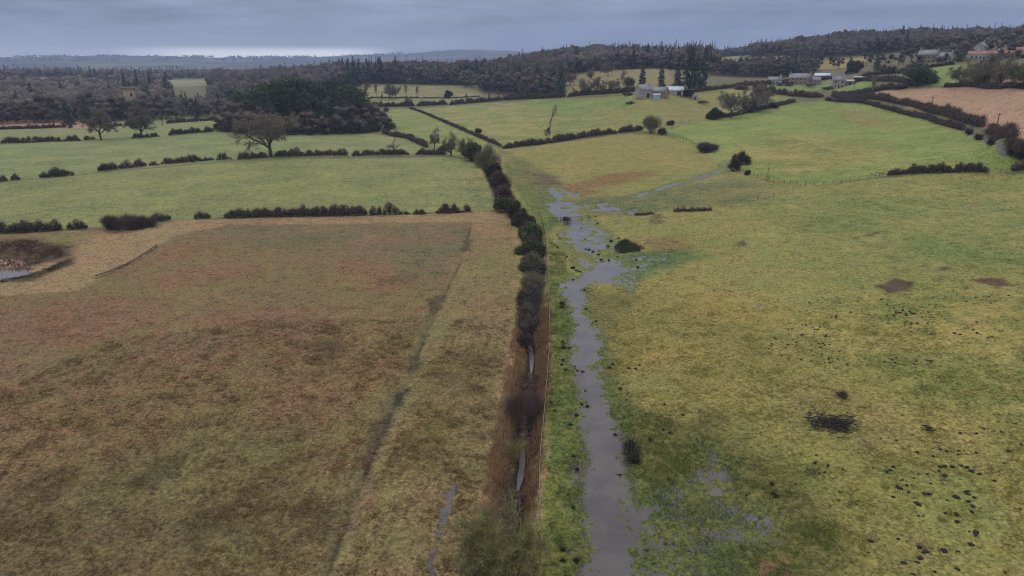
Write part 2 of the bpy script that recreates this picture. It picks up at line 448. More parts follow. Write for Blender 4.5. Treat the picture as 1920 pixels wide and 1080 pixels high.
M['dark'] = plain('dark_opening', (.012, .012, .013), rough=.3)
M['post'] = plain('weathered_post', A(95, 82, 68))
M['rail'] = plain('pale_wire', A(140, 135, 118))
M['wood'] = plain('dark_wood', A(70, 60, 52))
M['glass'] = plain('window_glass', (.02, .022, .025), rough=.1, spec=.6)
M['cow'] = plain('black_hide', (.012, .011, .010))
M['tyre'] = plain('tyre_rubber', (.01, .01, .01))

# ------------------------------------------------------------------ ground: one sheet out to the horizon
# every field: outline, main grass colour, second colour that patches through it, softness of its edge in metres
FIELDS = [
 # broad sweep right of the ditch (rough pasture)
 ([(930, 300), (1010, 1200), (2600, 1200), (2600, 300), (1900, 325), (1500, 347), (1370, 318), (1240, 248), (945, 278)], (147, 135, 66), (125, 126, 61), 1.0),
 ([(1400, 380), (1600, 350), (1900, 330), (2500, 330), (2500, 520), (1900, 520), (1600, 500), (1450, 440)], (120, 128, 62), (132, 128, 66), 12),
 ([(1500, 560), (1950, 520), (2500, 600), (2500, 760), (1900, 780), (1700, 740), (1540, 640)], (120, 124, 54), (138, 128, 62), 6),
 ([(1100, 560), (1160, 535), (1300, 545), (1460, 580), (1500, 700), (1420, 800), (1300, 770), (1190, 700), (1130, 640)], (142, 128, 60), (128, 118, 54), 5),
 ([(1450, 720), (1650, 740), (1800, 1100), (1600, 1150), (1560, 960), (1450, 840)], (140, 128, 68), (128, 122, 56), 3),
 # bright wet grass beside the ditch
 ([(945, 300), (1000, 340), (1060, 400), (1030, 440), (1095, 560), (1080, 680), (1095, 900), (1090, 1150), (1015, 1150), (1025, 700), (1025, 440), (985, 380), (950, 330)], (96, 112, 48), (112, 112, 46), .8),
 ([(1090, 540), (1190, 560), (1130, 640), (1200, 760), (1280, 800), (1380, 860), (1500, 900), (1560, 1000), (1580, 1150), (1080, 1150), (1075, 700)], (98, 100, 48), (110, 102, 50), 1.8),
 ([(1180, 790), (1330, 770), (1430, 850), (1560, 960), (1600, 1150), (1520, 1150), (1460, 930), (1340, 850), (1230, 870)], (100, 94, 46), (104, 98, 48), 2.5),
 ([(1150, 478), (1290, 462), (1330, 480), (1240, 510), (1170, 530)], (92, 116, 62), (110, 120, 60), 3),
 # marshy middle ground
 ([(950, 282), (1000, 272), (1160, 252), (1240, 250), (1300, 272), (1350, 300), (1320, 328), (1200, 345), (1090, 360), (1050, 342), (985, 325)], (146, 134, 68), (128, 124, 60), 2),
 ([(945, 285), (990, 300), (1060, 345), (1030, 400), (1000, 370), (955, 320)], (104, 110, 58), (112, 104, 62), 3),
 ([(1040, 350), (1130, 330), (1230, 318), (1240, 328), (1150, 345), (1070, 362)], (136, 108, 56), (120, 88, 46), 3),
 ([(1050, 355), (1090, 352), (1130, 360), (1090, 368)], (118, 86, 48), (130, 98, 52), 2),
 ([(1130, 380), (1170, 380), (1170, 398), (1130, 400)], (132, 106, 62), (120, 110, 60), 2),
 ([(1070, 370), (1190, 365), (1360, 322), (1460, 350), (1440, 375), (1200, 400), (1100, 400)], (108, 112, 66), (124, 116, 62), 4),
 ([(1210, 445), (1280, 442), (1290, 468), (1220, 472)], (136, 112, 60), (124, 112, 58), 3),
 ([(980, 320), (1040, 330), (1060, 348), (1000, 345)], (100, 84, 58), (108, 100, 60), 2),
 # fields left of the ditch
 ([(-600, 345), (0, 342), (240, 320), (500, 297), (850, 294), (905, 310), (922, 360), (925, 395), (780, 400), (420, 408), (160, 428), (0, 438), (-600, 450)], (124, 130, 74), (130, 132, 72), .6),
 ([(890, 300), (912, 318), (922, 392), (880, 395), (870, 330)], (116, 126, 70), (140, 126, 72), 3),
 ([(-600, 275), (0, 271), (420, 248), (700, 250), (760, 262), (830, 288), (500, 295), (240, 318), (0, 340), (-600, 345)], (122, 132, 78), (132, 134, 80), .8),
 ([(-600, 245), (0, 243), (150, 238), (300, 230), (420, 222), (420, 247), (300, 256), (0, 268), (-600, 274)], (126, 134, 80), (134, 132, 80), .8),
 ([(210, 215), (420, 200), (420, 226), (300, 233), (205, 240)], (128, 134, 82), (134, 134, 84), 1),
 ([(-600, 222), (0, 221), (210, 217), (235, 225), (170, 240), (0, 243), (-600, 246)], (170, 132, 108), (158, 122, 98), 1.5),
 ([(270, 206), (420, 198), (420, 203), (270, 210)], (124, 128, 84), (130, 126, 84), 1.5),
 # brown rough field in front
 ([(-900, 560), (0, 552), (150, 542), (190, 520), (295, 462), (335, 438), (430, 420), (885, 415), (868, 480), (828, 565), (770, 695), (715, 815), (655, 965), (612, 1080), (560, 1250), (-900, 1250)], (132, 99, 62), (116, 101, 58), 1.8),
 ([(330, 440), (430, 420), (885, 415), (872, 470), (840, 540), (700, 480), (450, 470)], (112, 104, 66), (120, 96, 64), 5),
 ([(-100, 580), (250, 560), (500, 540), (700, 560), (560, 640), (300, 700), (-100, 720)], (130, 94, 63), (116, 99, 60), 8),
 ([(-200, 880), (300, 860), (560, 780), (660, 900), (600, 1080), (-200, 1150)], (110, 91, 57), (112, 101, 58), 5),
 # strip between the brown field and the ditch
 ([(885, 412), (965, 440), (968, 560), (945, 680), (925, 860), (880, 1080), (860, 1250), (560, 1250), (612, 1080), (655, 965), (715, 815), (770, 695), (828, 565), (868, 480)], (136, 112, 72), (120, 110, 64), .5),
 ([(790, 690), (910, 650), (900, 820), (830, 900), (740, 860)], (110, 102, 52), (116, 96, 58), 3),
 ([(880, 408), (960, 405), (972, 440), (940, 450), (885, 432)], (150, 116, 76), (130, 106, 66), 1.5),
 # dead reed and rank grass round the brown field
 ([(-900, 562), (0, 555), (150, 545), (190, 520), (295, 462), (335, 440), (430, 422), (900, 416), (960, 405), (940, 397), (880, 398), (430, 410), (330, 414), (285, 426), (160, 430), (0, 440), (-900, 450)], (158, 122, 84), (140, 118, 76), .8),
 ([(-300, 442), (60, 438), (190, 430), (150, 455), (100, 470), (-300, 470)], (128, 118, 66), (120, 98, 60), 3),
 ([(-300, 455), (60, 448), (125, 462), (130, 480), (60, 500), (-300, 502)], (78, 60, 42), (92, 72, 50), 2),
 ([(-100, 488), (40, 486), (60, 500), (-100, 506)], (172, 134, 116), (150, 118, 96), .8),
 ([(-300, 530), (60, 518), (135, 485), (135, 495), (60, 528), (-300, 545)], (66, 56, 34), (84, 70, 44), .8),
 # middle distance
 ([(705, 205), (780, 204), (830, 230), (900, 260), (940, 282), (905, 300), (830, 288), (800, 276), (755, 260), (712, 248)], (120, 134, 66), (132, 136, 72), 1),
 ([(770, 204), (900, 194), (1060, 185), (1200, 178), (1330, 168), (1440, 165), (1490, 188), (1330, 222), (1240, 245), (1155, 250), (1060, 262), (945, 276), (880, 245)], (122, 132, 64), (142, 134, 72), 1),
 ([(1180, 195), (1280, 175), (1400, 180), (1420, 205), (1330, 222), (1220, 235), (1140, 238)], (140, 128, 72), (126, 130, 64), 12),
 ([(1000, 185), (1180, 180), (1180, 200), (1000, 210)], (112, 132, 62), (122, 132, 64), 8),
 ([(1240, 246), (1330, 224), (1490, 192), (1550, 188), (1640, 198), (1720, 218), (1800, 240), (1850, 262), (1910, 296), (1920, 315), (1850, 325), (1660, 330), (1500, 347), (1370, 318), (1310, 278)], (122, 137, 60), (132, 138, 66), .8),
 ([(1380, 300), (1450, 255), (1600, 262), (1680, 290), (1560, 320), (1450, 325)], (128, 130, 58), (142, 132, 66), 10),
 ([(1560, 205), (1660, 215), (1700, 240), (1600, 235)], (140, 122, 70), (126, 130, 62), 8),
 ([(1570, 186), (1680, 166), (1800, 162), (2400, 165), (2400, 290), (1920, 275), (1845, 240), (1760, 213), (1680, 193)], (178, 140, 110), (164, 128, 98), 1.2),
 ([(680, 158), (800, 158), (900, 160), (905, 190), (780, 195), (690, 197)], (124, 124, 80), (136, 128, 82), 3),
 ([(1050, 140), (1250, 128), (1270, 160), (1200, 174), (1050, 182)], (138, 124, 78), (124, 118, 76), 4),
 ([(1330, 106), (1400, 108), (1500, 104), (1480, 120), (1340, 122)], (120, 124, 78), (128, 126, 80), 3),
 ([(1420, 97), (1470, 88), (1515, 84), (1500, 95), (1440, 101)], (112, 128, 66), (118, 128, 70), 3),
 ([(1515, 122), (1560, 112), (1635, 107), (1630, 118), (1560, 130), (1520, 130)], (160, 130, 72), (132, 122, 66), 2),
 ([(1440, 160), (1560, 150), (1640, 150), (1640, 162), (1540, 168), (1420, 168)], (114, 136, 66), (124, 138, 70), 1.5),
 ([(1640, 145), (1700, 138), (1800, 122), (1830, 128), (1790, 158), (1700, 160), (1660, 152)], (124, 138, 66), (116, 132, 62), 2),
 ([(1845, 76), (1875, 70), (1872, 84), (1845, 84)], (120, 140, 74), (120, 140, 74), 2),
 ([(300, 152), (400, 146), (398, 160), (310, 164)], (128, 128, 92), (136, 132, 92), 6),
]
WOODS = {'left': ([(-140, 500), (0, 492), (150, 488), (310, 500)], 420), 'low': ([(312, 500), (425, 500)], 90), 'purple': ([(395, 640), (560, 650), (700, 740)], 340),
         'middle': ([(640, 720), (760, 705), (890, 690)], 260), 'big': ([(868, 660), (930, 600), (985, 545), (1058, 530)], 250), 'hill': ([(960, 740), (1060, 660), (1200, 640), (1335, 620)], 330),
         'scrub': ([(1318, 565), (1400, 560), (1530, 600)], 120), 'right': ([(1400, 900), (1500, 790), (1640, 740), (1760, 760), (1980, 800)], 330)}
def AT(px, D): return at_distance(px, 150, D)[:2]
_fcache = [(np.array([AT(p, d - 14) for p, d in fr] + [AT(p, d + dep) for p, d in fr[::-1]]), A(62, 50, 42), A(50, 42, 36), 5) for fr, dep in WOODS.values()]
_fcache.append((np.array([AT(566, 402) + np.array([47 * math.cos(a), 39 * math.sin(a)]) for a in np.linspace(0, 6.2, 20)]), A(60, 48, 40), A(50, 42, 36), 2))
_fcache += [(PL(q), A(*c1), A(*c2), s) for q, c1, c2, s in FIELDS]
# patches and lines in the turf: (outline or line, colour, width/softness, strength)
PATCHES = [
 ([(1640, 535), (1680, 522), (1715, 528), (1705, 545), (1665, 548)], (88, 66, 54), .5, .9),
 ([(1825, 525), (1870, 520), (1905, 536), (1870, 541)], (96, 66, 52), .5, .9),
 ([(1762, 500), (1778, 499), (1780, 508), (1766, 507)], (84, 68, 52), .4, .8),
 ([(1408, 574), (1432, 573), (1434, 579), (1412, 579)], (166, 142, 118), .3, .9),
 ([(1388, 560), (1402, 556), (1404, 562)], (128, 110, 84), .5, .6),
 ([(1215, 405), (1240, 402), (1246, 418), (1222, 420)], (88, 78, 50), 1, .7),
 ([(1378, 455), (1398, 450), (1400, 460), (1384, 462)], (80, 70, 50), .8, .8),
 ([(1620, 440), (1645, 436), (1640, 442), (1622, 446)], (92, 74, 50), .6, .8),
 ([(1585, 447), (1620, 441), (1640, 437), (1690, 420), (1640, 440), (1600, 449)], (98, 88, 52), .6, .6),
 ([(1805, 388), (1838, 384), (1838, 388), (1812, 392)], (140, 116, 80), .6, .8),
 ([(1408, 655), (1430, 652), (1425, 668), (1410, 664)], (86, 84, 52), .6, .6),
 ([(1640, 880), (1690, 868), (1720, 890), (1670, 900)], (104, 104, 48), 1.5, .4),
 ([(1420, 1050), (1460, 1040), (1480, 1080), (1430, 1090)], (142, 106, 72), .5, .9),
 ([(585, 640), (640, 632), (650, 668), (600, 675)], (72, 66, 38), 1.6, .6),
 ([(690, 520), (770, 518), (770, 532), (700, 534)], (86, 66, 42), 1.5, .5),
 ([(270, 880), (360, 850), (330, 900), (260, 920)], (62, 66, 34), 1.2, .5), ([(60, 900), (130, 880), (150, 910), (80, 925)], (64, 66, 34), 1.2, .5),
 ([(340, 985), (420, 950), (440, 1000), (360, 1030)], (58, 58, 34), 1.2, .5), ([(570, 940), (640, 930), (640, 1000), (560, 1010)], (62, 54, 36), 1.2, .5),
 ([(655, 920), (690, 905), (670, 960), (640, 985)], (88, 88, 42), .7, .6), ([(795, 590), (812, 575), (805, 625), (780, 680), (768, 680)], (98, 94, 58), .4, .5),
 ([(800, 562), (834, 552), (828, 580), (806, 590)], (64, 60, 44), .4, .6), ([(762, 670), (790, 668), (785, 695), (765, 700)], (62, 54, 40), .4, .6),
 ([(700, 790), (735, 770), (740, 800), (700, 860), (680, 900), (685, 850)], (76, 64, 48), .5, .6), ([(745, 735), (765, 730), (755, 760), (735, 765)], (52, 44, 34), .4, .8),
 ([(660, 940), (700, 900), (715, 930), (680, 970), (655, 990)], (124, 94, 70), .7, .7),
 ([(870, 450), (888, 448), (880, 470), (862, 470)], (82, 70, 50), .5, .8),
]
_pcache = [(PL(q), A(*c), s, k) for q, c, s, k in PATCHES]
TRACKS = [
 ([(885, 415), (868, 480), (828, 565), (770, 695), (715, 815), (655, 965), (612, 1080), (560, 1200)], (68, 57, 40), .24, .75),
 ([(970, 440), (972, 560), (958, 660), (945, 760), (930, 860), (915, 940)], (150, 116, 82), .9, .8),
 ([(1023, 480), (1022, 560), (1024, 640), (1020, 760), (1008, 860), (1000, 960)], (146, 110, 80), .9, .85),
 ([(1330, 226), (1420, 245), (1500, 265), (1560, 285), (1640, 305)], (104, 108, 50), 1.0, .55),
 ([(1245, 225), (1180, 210), (1150, 206), (1300, 185)], (104, 104, 56), .9, .35),
 ([(1285, 720), (1340, 775), (1400, 840), (1460, 900), (1520, 950), (1550, 1000), (1560, 1100)], (88, 82, 42), .5, .4),
 ([(180, 522), (230, 500), (295, 463)], (70, 58, 42), .35, .9),
 ([(300, 446), (420, 424), (640, 412), (900, 406)], (140, 98, 72), 1.2, .45),
 ([(285, 428), (420, 415), (640, 409), (880, 402)], (92, 76, 52), .4, .5),
 ([(1050, 262), (980, 272), (945, 280)], (96, 96, 52), .8, .5),
 ([(-60, 440), (0, 438), (118, 432), (200, 430), (285, 417), (420, 409), (690, 403), (880, 396)], (74, 66, 44), .7, .75),
 ([(-60, 344), (0, 341), (138, 329), (240, 316), (380, 303), (505, 295), (650, 293), (830, 291)], (74, 66, 44), .7, .75),
 ([(-60, 272), (0, 270), (150, 264), (300, 256), (400, 247)], (74, 66, 44), .7, .75),
 ([(-60, 245), (0, 243), (130, 239)], (74, 66, 44), .7, .75),
 ([(945, 280), (1020, 271), (1100, 258), (1205, 245)], (74, 66, 44), .7, .75),
 ([(1330, 224), (1400, 213), (1490, 192)], (74, 66, 44), .7, .75),

 ([(1368, 319), (1440, 339), (1500, 348), (1560, 345), (1655, 332), (1855, 324), (1920, 318)], (78, 76, 42), .55, .8), ([(1250, 252), (1316, 279)], (84, 80, 46), .5, .7),
]
_tcache = [(smooth_line(PL(q)), A(*c), s, k) for q, c, s, k in TRACKS]

def ground_colour(x, y):
    n = len(x); r = np.hypot(x, y)
    c1 = np.empty((n, 3)); c2 = np.empty((n, 3))
    c1[:] = A(112, 112, 74); c2[:] = A(100, 92, 68)
    jx = (fbm(x / 3.0, y / 3.0, 5, 3) - .5); jl = (fbm(x / 16.0, y / 16.0, 9, 3) - .5)
    for Q, a, b, s in _fcache:
        lo = Q.min(0) - s - 3; hi = Q.max(0) + s + 3
        m = np.where((x > lo[0]) & (x < hi[0]) & (y > lo[1]) & (y < hi[1]))[0]
        if len(m) == 0: continue
        sd = poly_sd(x[m], y[m], Q) + jx[m] * min(s, 2) * 1.2 + jl[m] * s * 1.6
        w = sstep(-s, s, sd)[:, None]
        c1[m] = c1[m] * (1 - w) + np.array(a) * w; c2[m] = c2[m] * (1 - w) + np.array(b) * w
    for Q, a, s, k in _pcache:
        lo = Q.min(0) - 4; hi = Q.max(0) + 4
        m = np.where((x > lo[0]) & (x < hi[0]) & (y > lo[1]) & (y < hi[1]))[0]
        if len(m) == 0: continue
        w = sstep(-s, s, poly_sd(x[m], y[m], Q) + (fbm(x[m] / .9, y[m] / .9, 41, 3) - .5) * s * 3.4)[:, None] * k
        c1[m] = c1[m] * (1 - w) + np.array(a) * w; c2[m] = c2[m] * (1 - w) + np.array(a) * w * .85
    for L, a, s, k in _tcache:
        lo = L.min(0) - 4; hi = L.max(0) + 4
        m = np.where((x > lo[0]) & (x < hi[0]) & (y > lo[1]) & (y < hi[1]))[0]
        if len(m) == 0: continue
        d, _ = line_dist(x[m], y[m], L)
        d = d + (fbm(x[m] / 1.2, y[m] / 1.2, 23, 3) - .5) * s * 1.8
        w = (1 - sstep(s * .45, s * 1.25, d))[:, None] * k * (.25 + .75 * sstep(.38, .62, fbm(x[m] / 5, y[m] / 5, 29, 3)))[:, None]
        c1[m] = c1[m] * (1 - w) + np.array(a) * w; c2[m] = c2[m] * (1 - w) + np.array(a) * w
    # ditch: dead grass banks, dark mud in the bottom
    lo = DITCH.min(0) - 4; hi = DITCH.max(0) + 4
    m = np.where((x > lo[0]) & (x < hi[0]) & (y > lo[1]) & (y < hi[1]))[0]
    d, _ = line_dist(x[m], y[m], DITCH); d = d + jx[m] * .8
    w = (1 - sstep(1.4, 2.3, d))[:, None] * .8
    t = sstep(.3, .7, fbm(x[m] / 1.5, y[m] / 2.5, 77, 3))[:, None]
    bank = np.array(A(104, 84, 60)) * t + np.array(A(68, 56, 40)) * (1 - t)
    c1[m] = c1[m] * (1 - w) + bank * w; c2[m] = c2[m] * (1 - w) + bank * w * .8
    w = (1 - sstep(.4, .95, d))[:, None] * .9
    c1[m] = c1[m] * (1 - w) + np.array(A(48, 38, 30)) * w; c2[m] = c2[m] * (1 - w) + np.array(A(40, 32, 26)) * w
    # wet turf greens round standing water, mud under it
    wt = wetness(x, y)
    w = (sstep(.02, .3, wt) * .6 * (x > 0))[:, None]
    g = np.array(A(94, 106, 54))
    c1 = c1 * (1 - w) + g * w; c2 = c2 * (1 - w) + g * .9 * w
    # far country: woods and pale fields
    f = fbm(x / 420, y / 260, 61, 4); wf = sstep(1000, 1500, r)[:, None]
    t = sstep(.53, .60, f)[:, None]
    far = np.array(A(58, 58, 46)) * (1 - t) + np.array(A(100, 104, 72)) * t
    c1 = c1 * (1 - wf) + far * wf; c2 = c2 * (1 - wf) + far * .9 * wf
    return c1, c2, wt

def build_ground():
    fine = np.radians(np.linspace(-43, 43, 861))
    left = np.radians(np.concatenate([np.linspace(-180, -60, 41), np.linspace(-57, -43.4, 18)]))
    az = np.concatenate([left, fine, -left[::-1][:-1]])
    rr = [10.0]
    while rr[-1] < 13000:
        r = rr[-1]
        rr.append(r * (1.012 if r < 34 else 1.0042 if r < 120 else 1.0055 if r < 320 else 1.010 if r < 1100 else 1.02))
    rr = np.array(rr); na, nr = len(az), len(rr)
    x = (rr[:, None] * np.sin(az)[None]).ravel(); y = (rr[:, None] * np.cos(az)[None]).ravel()
    x = np.append(x, 0.0); y = np.append(y, 0.0)
    z0 = zf(x, y); r = np.hypot(x, y)
    c1, c2, wt = ground_colour(x, y)
    near = np.clip(1.2 - r / 260, 0, 1)
    bumps = (fbm(x / .55, y / .55, 11, 3) - .5) * .26 + (fbm(x / 1.9, y / 1.9, 13, 2) - .5) * .22
    fr = np.clip(4 * wt * (1 - wt), 0, 1) * np.clip(1.6 - r / 130, 0, 1)
    bumps = bumps + fr * ((fbm(x / .30, y / .42, 15, 2) - .5) * .40)
    far_left = (x < -1)
    rough = np.where(far_left & (r > 175), .35, 1.0)
    z = z0 + relief(x, y) * (1 - np.clip(wt * 2.2, 0, 1)) + carve(x, y) - .30 * wt + bumps * near * rough
    # folds and treetops of the far country
    fm = sstep(2500, 4000, r) * (fbm(x / 500, y / 500, 91, 3) - .5) * 26 + sstep(2500, 5000, r) * (vnoise(x / 45, y / 45, 97)) * 7 * sstep(.5, .56, 1.06 - fbm(x / 420, y / 260, 61, 4))
    z = z + fm
    i = np.arange(nr - 1)[:, None] * na; j = np.arange(na - 1)[None]
    q = np.stack([i + j, i + j + 1, i + na + j + 1, i + na + j], -1)[..., ::-1].reshape(-1, 4)
    i2 = np.arange(nr - 1) * na
    # the ring is closed at the back by the last column meeting the first
    qc = np.stack([i2 + na + na - 1, i2 + na, i2, i2 + na - 1], 1)
    ctr = nr * na
    cap = np.stack([np.full(na, ctr), np.append(np.arange(1, na), 0), np.arange(na)], 1)
    me = mesh_from('ground', np.stack([x, y, z], 1), [q, qc, cap], [ground_material()], [0, 0, 0], None, True)
    mot = np.where((x < -1) & (r > 172), .25, np.where(x < -1, .42, .8)) * np.where(r > 330, .6, 1)
    for q_ in (PL([(1240, 246), (1330, 224), (1490, 192), (1550, 188), (1640, 198), (1720, 218), (1800, 240), (1910, 296), (1920, 315), (1850, 325), (1660, 330), (1500, 347), (1370, 318), (1310, 278)]),): mot = np.where(poly_sd(x, y, q_) > 0, .4, mot)
    at = me.attributes.new('mottle', 'FLOAT', 'POINT'); at.data.foreach_set('value', mot.astype(np.float32))
    for nm, c in (('grass', c1), ('grass_alt', c2)):
        at = me.attributes.new(nm, 'FLOAT_COLOR', 'POINT')
        at.data.foreach_set('color', np.concatenate([c, np.ones((len(c), 1))], 1).astype(np.float32).ravel())
    tag(link('ground', me), 'rolling winter farmland of green and brown fields', 'ground', kind='structure')
    # water: sheets that lie in the hollows of the same ground
    W = wt[:nr * na].reshape(nr, na)
    cell = np.maximum.reduce([W[:-1, :-1], W[1:, :-1], W[:-1, 1:], W[1:, 1:]]) > .06
    for nm, lab in (('stream', 'shallow grey flood stream winding down the right pasture'), ('flood_water', 'thin sheet of flood water among grass beside the stream'),
                    ('pond', 'small reedy pond at the left edge of the brown field'), ('puddle', 'narrow puddle in a wheel rut left of the ditch')):
        on = wetness(x, y, nm)[:nr * na].reshape(nr, na)
        c = cell & (np.maximum.reduce([on[:-1, :-1], on[1:, :-1], on[:-1, 1:], on[1:, 1:]]) > .06)
        if nm != 'stream':
            so = wetness(x, y, 'stream')[:nr * na].reshape(nr, na)
            c &= ~(np.maximum.reduce([so[:-1, :-1], so[1:, :-1], so[:-1, 1:], so[1:, 1:]]) > .06)
        ii, jj = np.where(c)
        b = ii * na + jj
        qq = np.stack([b + na, b + na + 1, b + 1, b], 1)
        u, inv = np.unique(qq, return_inverse=True)
        wm = mesh_from(nm, np.stack([x[u], y[u], z0[u] - WATER_DROP], 1), [inv.reshape(-1, 4)], [water_material()], [0], None, True)
        tag(link(nm, wm), lab, 'water', kind='structure')
    # trickle along the bottom of the ditch
    for seg, lab2 in (((612, 705), 'upper glint of ditch water between the dark bushes'), ((835, 915), 'lower glint of ditch water near the willow bush')):
     D2 = smooth_line(np.array([q for q in DITCH if seg[0] - 12 < project((q[0], q[1], gz(q)))[1] < seg[1] + 12]), 4); t = np.gradient(D2, axis=0); t /= np.linalg.norm(t, axis=1, keepdims=True) + 1e-9
     nrm = np.stack([t[:, 1], -t[:, 0]], 1)
     hw = (.03 + .30 * np.sin(np.linspace(0, 3.14, len(D2))) ** .6)[:, None] * (.6 + .8 * fbm(np.arange(len(D2)) / 5., np.zeros(len(D2)), 3, 2))[:, None]
     zz = zf(D2[:, 0], D2[:, 1]) - 1.12
     V = np.concatenate([np.column_stack([D2 - nrm * hw, zz]), np.column_stack([D2 + nrm * hw, zz])]); k = len(D2)
     a = np.arange(k - 1)
     tag(link('ditch_water', mesh_from('ditch_water', V, [np.stack([a, a + 1, a + 1 + k, a + k], 1)], [water_material()], [0], None, True)),
         lab2, 'water', kind='structure')

def ground_material():
    m = bpy.data.materials.new('turf'); m.use_nodes = True; nt = m.node_tree
    b = nt.nodes['Principled BSDF']; b.inputs['Roughness'].default_value = .95; b.inputs['Specular IOR Level'].default_value = .1
    geo = N(nt, 'ShaderNodeNewGeometry'); pos = geo.outputs['Position']
    ca = N(nt, 'ShaderNodeAttribute', attribute_name='grass').outputs['Color']
    cb = N(nt, 'ShaderNodeAttribute', attribute_name='grass_alt').outputs['Color']
    big = noise(nt, pos, .06, 5, .6, .6); mid = noise(nt, pos, .45, 5, .65, .4); fine = noise(nt, pos, 3.2, 4, .7, .2)
    mp = N(nt, 'ShaderNodeMapping'); mp.inputs['Rotation'].default_value = (0, 0, .5); mp.inputs['Scale'].default_value = (1.3, 4.5, 1)
    nt.links.new(pos, mp.inputs[0]); blade = noise(nt, mp.outputs[0], 1.6, 3, .7, .8)
    t = maprange(nt, math_node(nt, 'ADD', math_node(nt, 'MULTIPLY', big, .7), math_node(nt, 'MULTIPLY', mid, .3)), .42, .58, 0, 1)
    c = mixc(nt, t, ca, cb)
    mo = N(nt, 'ShaderNodeAttribute', attribute_name='mottle').outputs['Fac']
    # bleached winter grass in broad drifts, greener regrowth elsewhere
    wide = noise(nt, pos, .035, 5, .62, .8); pat = noise(nt, pos, .16, 4, .6, .5)
    c = mixc(nt, maprange(nt, math_node(nt, 'ADD', math_node(nt, 'MULTIPLY', wide, .5), math_node(nt, 'MULTIPLY', pat, .5)), .50, .62, 0, 1), c, mixc(nt, mo, c, (1.26, 1.10, 1.0), 'MULTIPLY'))
    c = mixc(nt, maprange(nt, math_node(nt, 'ADD', math_node(nt, 'MULTIPLY', wide, .4), math_node(nt, 'MULTIPLY', pat, .6)), .47, .36, 0, 1), c, mixc(nt, mo, c, (.80, .92, .76), 'MULTIPLY'))
    # straw-coloured dead blades and darker tufts between them
    straw = mixc(nt, 1.0, c, (1.42, 1.22, 1.12), 'MULTIPLY')
    c = mixc(nt, maprange(nt, blade, .55, .75, 0, .8), c, straw)
    dark = mixc(nt, 1.0, c, (.52, .55, .50), 'MULTIPLY')
    c = mixc(nt, maprange(nt, math_node(nt, 'ADD', math_node(nt, 'MULTIPLY', fine, .55), math_node(nt, 'MULTIPLY', mid, .45)), .50, .34, 0, .9), c, dark)
    k = math_node(nt, 'MULTIPLY_ADD', math_node(nt, 'SUBTRACT', big, .5), .8, 1.06)
    k = math_node(nt, 'MULTIPLY_ADD', math_node(nt, 'SUBTRACT', mid, .5), math_node(nt, 'MULTIPLY_ADD', mo, .7, .5), k)
    k = math_node(nt, 'MULTIPLY_ADD', math_node(nt, 'SUBTRACT', fine, .5), 2.4, k)
    # tussock shading painted into the colour: pale heads of grass, dark shaded gaps between
    vm = N(nt, 'ShaderNodeMapping'); vm.inputs['Scale'].default_value = (1, 1, .2); nt.links.new(pos, vm.inputs[0])
    jit = N(nt, 'ShaderNodeTexNoise'); jit.inputs['Scale'].default_value = 1.1; nt.links.new(pos, jit.inputs['Vector'])
    vadd = N(nt, 'ShaderNodeVectorMath'); vadd.operation = 'MULTIPLY_ADD'; nt.links.new(jit.outputs['Color'], vadd.inputs[0]); vadd.inputs[1].default_value = (1.2, 1.2, 0); nt.links.new(vm.outputs[0], vadd.inputs[2])
    vor = N(nt, 'ShaderNodeTexVoronoi'); vor.inputs['Scale'].default_value = 2.1; nt.links.new(vadd.outputs[0], vor.inputs['Vector'])
    k = math_node(nt, 'MULTIPLY_ADD', math_node(nt, 'SUBTRACT', vor.outputs['Distance'], .42), -.75, k)
    k = math_node(nt, 'MAXIMUM', k, .22)
    cc = N(nt, 'ShaderNodeCombineXYZ')
    for i in range(3): nt.links.new(k, cc.inputs[i])
    hs = N(nt, 'ShaderNodeHueSaturation'); hs.inputs['Saturation'].default_value = .90
    nt.links.new(mixc(nt, 1.0, c, cc.outputs[0], 'MULTIPLY'), hs.inputs['Color']); nt.links.new(hs.outputs[0], b.inputs['Base Color'])
    bp = N(nt, 'ShaderNodeBump'); bp.inputs['Strength'].default_value = .55; bp.inputs['Distance'].default_value = .25
    nt.links.new(math_node(nt, 'ADD', fine, math_node(nt, 'MULTIPLY', blade, .8)), bp.inputs['Height']); nt.links.new(bp.outputs[0], b.inputs['Normal'])
    return m
_wm = []
def water_material():
    if _wm: return _wm[0]
    m = bpy.data.materials.new('muddy_water'); m.use_nodes = True; nt = m.node_tree; _wm.append(m)
    b = nt.nodes['Principled BSDF']; b.inputs['Base Color'].default_value = A(88, 78, 76) + (1,)
    b.inputs['Roughness'].default_value = .07; b.inputs['IOR'].default_value = 1.36
    geo = N(nt, 'ShaderNodeNewGeometry'); pos = geo.outputs['Position']
    n = noise(nt, pos, 1.6, 4, .65); big = noise(nt, pos, .22, 4, .6, .5); sm = noise(nt, pos, 4.5, 3, .7)
    c = mixc(nt, maprange(nt, big, .35, .65, 0, 1), A(66, 58, 57), A(86, 78, 78))
    # drowned grass showing through the shallows
    c = mixc(nt, maprange(nt, math_node(nt, 'ADD', math_node(nt, 'MULTIPLY', sm, .5), math_node(nt, 'MULTIPLY', big, .5)), .52, .66, 0, .75), c, A(72, 76, 44))
    nt.links.new(c, b.inputs['Base Color'])
    nt.links.new(maprange(nt, big, .3, .7, .04, .18), b.inputs['Roughness'])
    bp = N(nt, 'ShaderNodeBump'); bp.inputs['Strength'].default_value = .5; bp.inputs['Distance'].default_value = .12
    nt.links.new(n, bp.inputs['Height']); nt.links.new(bp.outputs[0], b.inputs['Normal'])
    return m
build_ground()

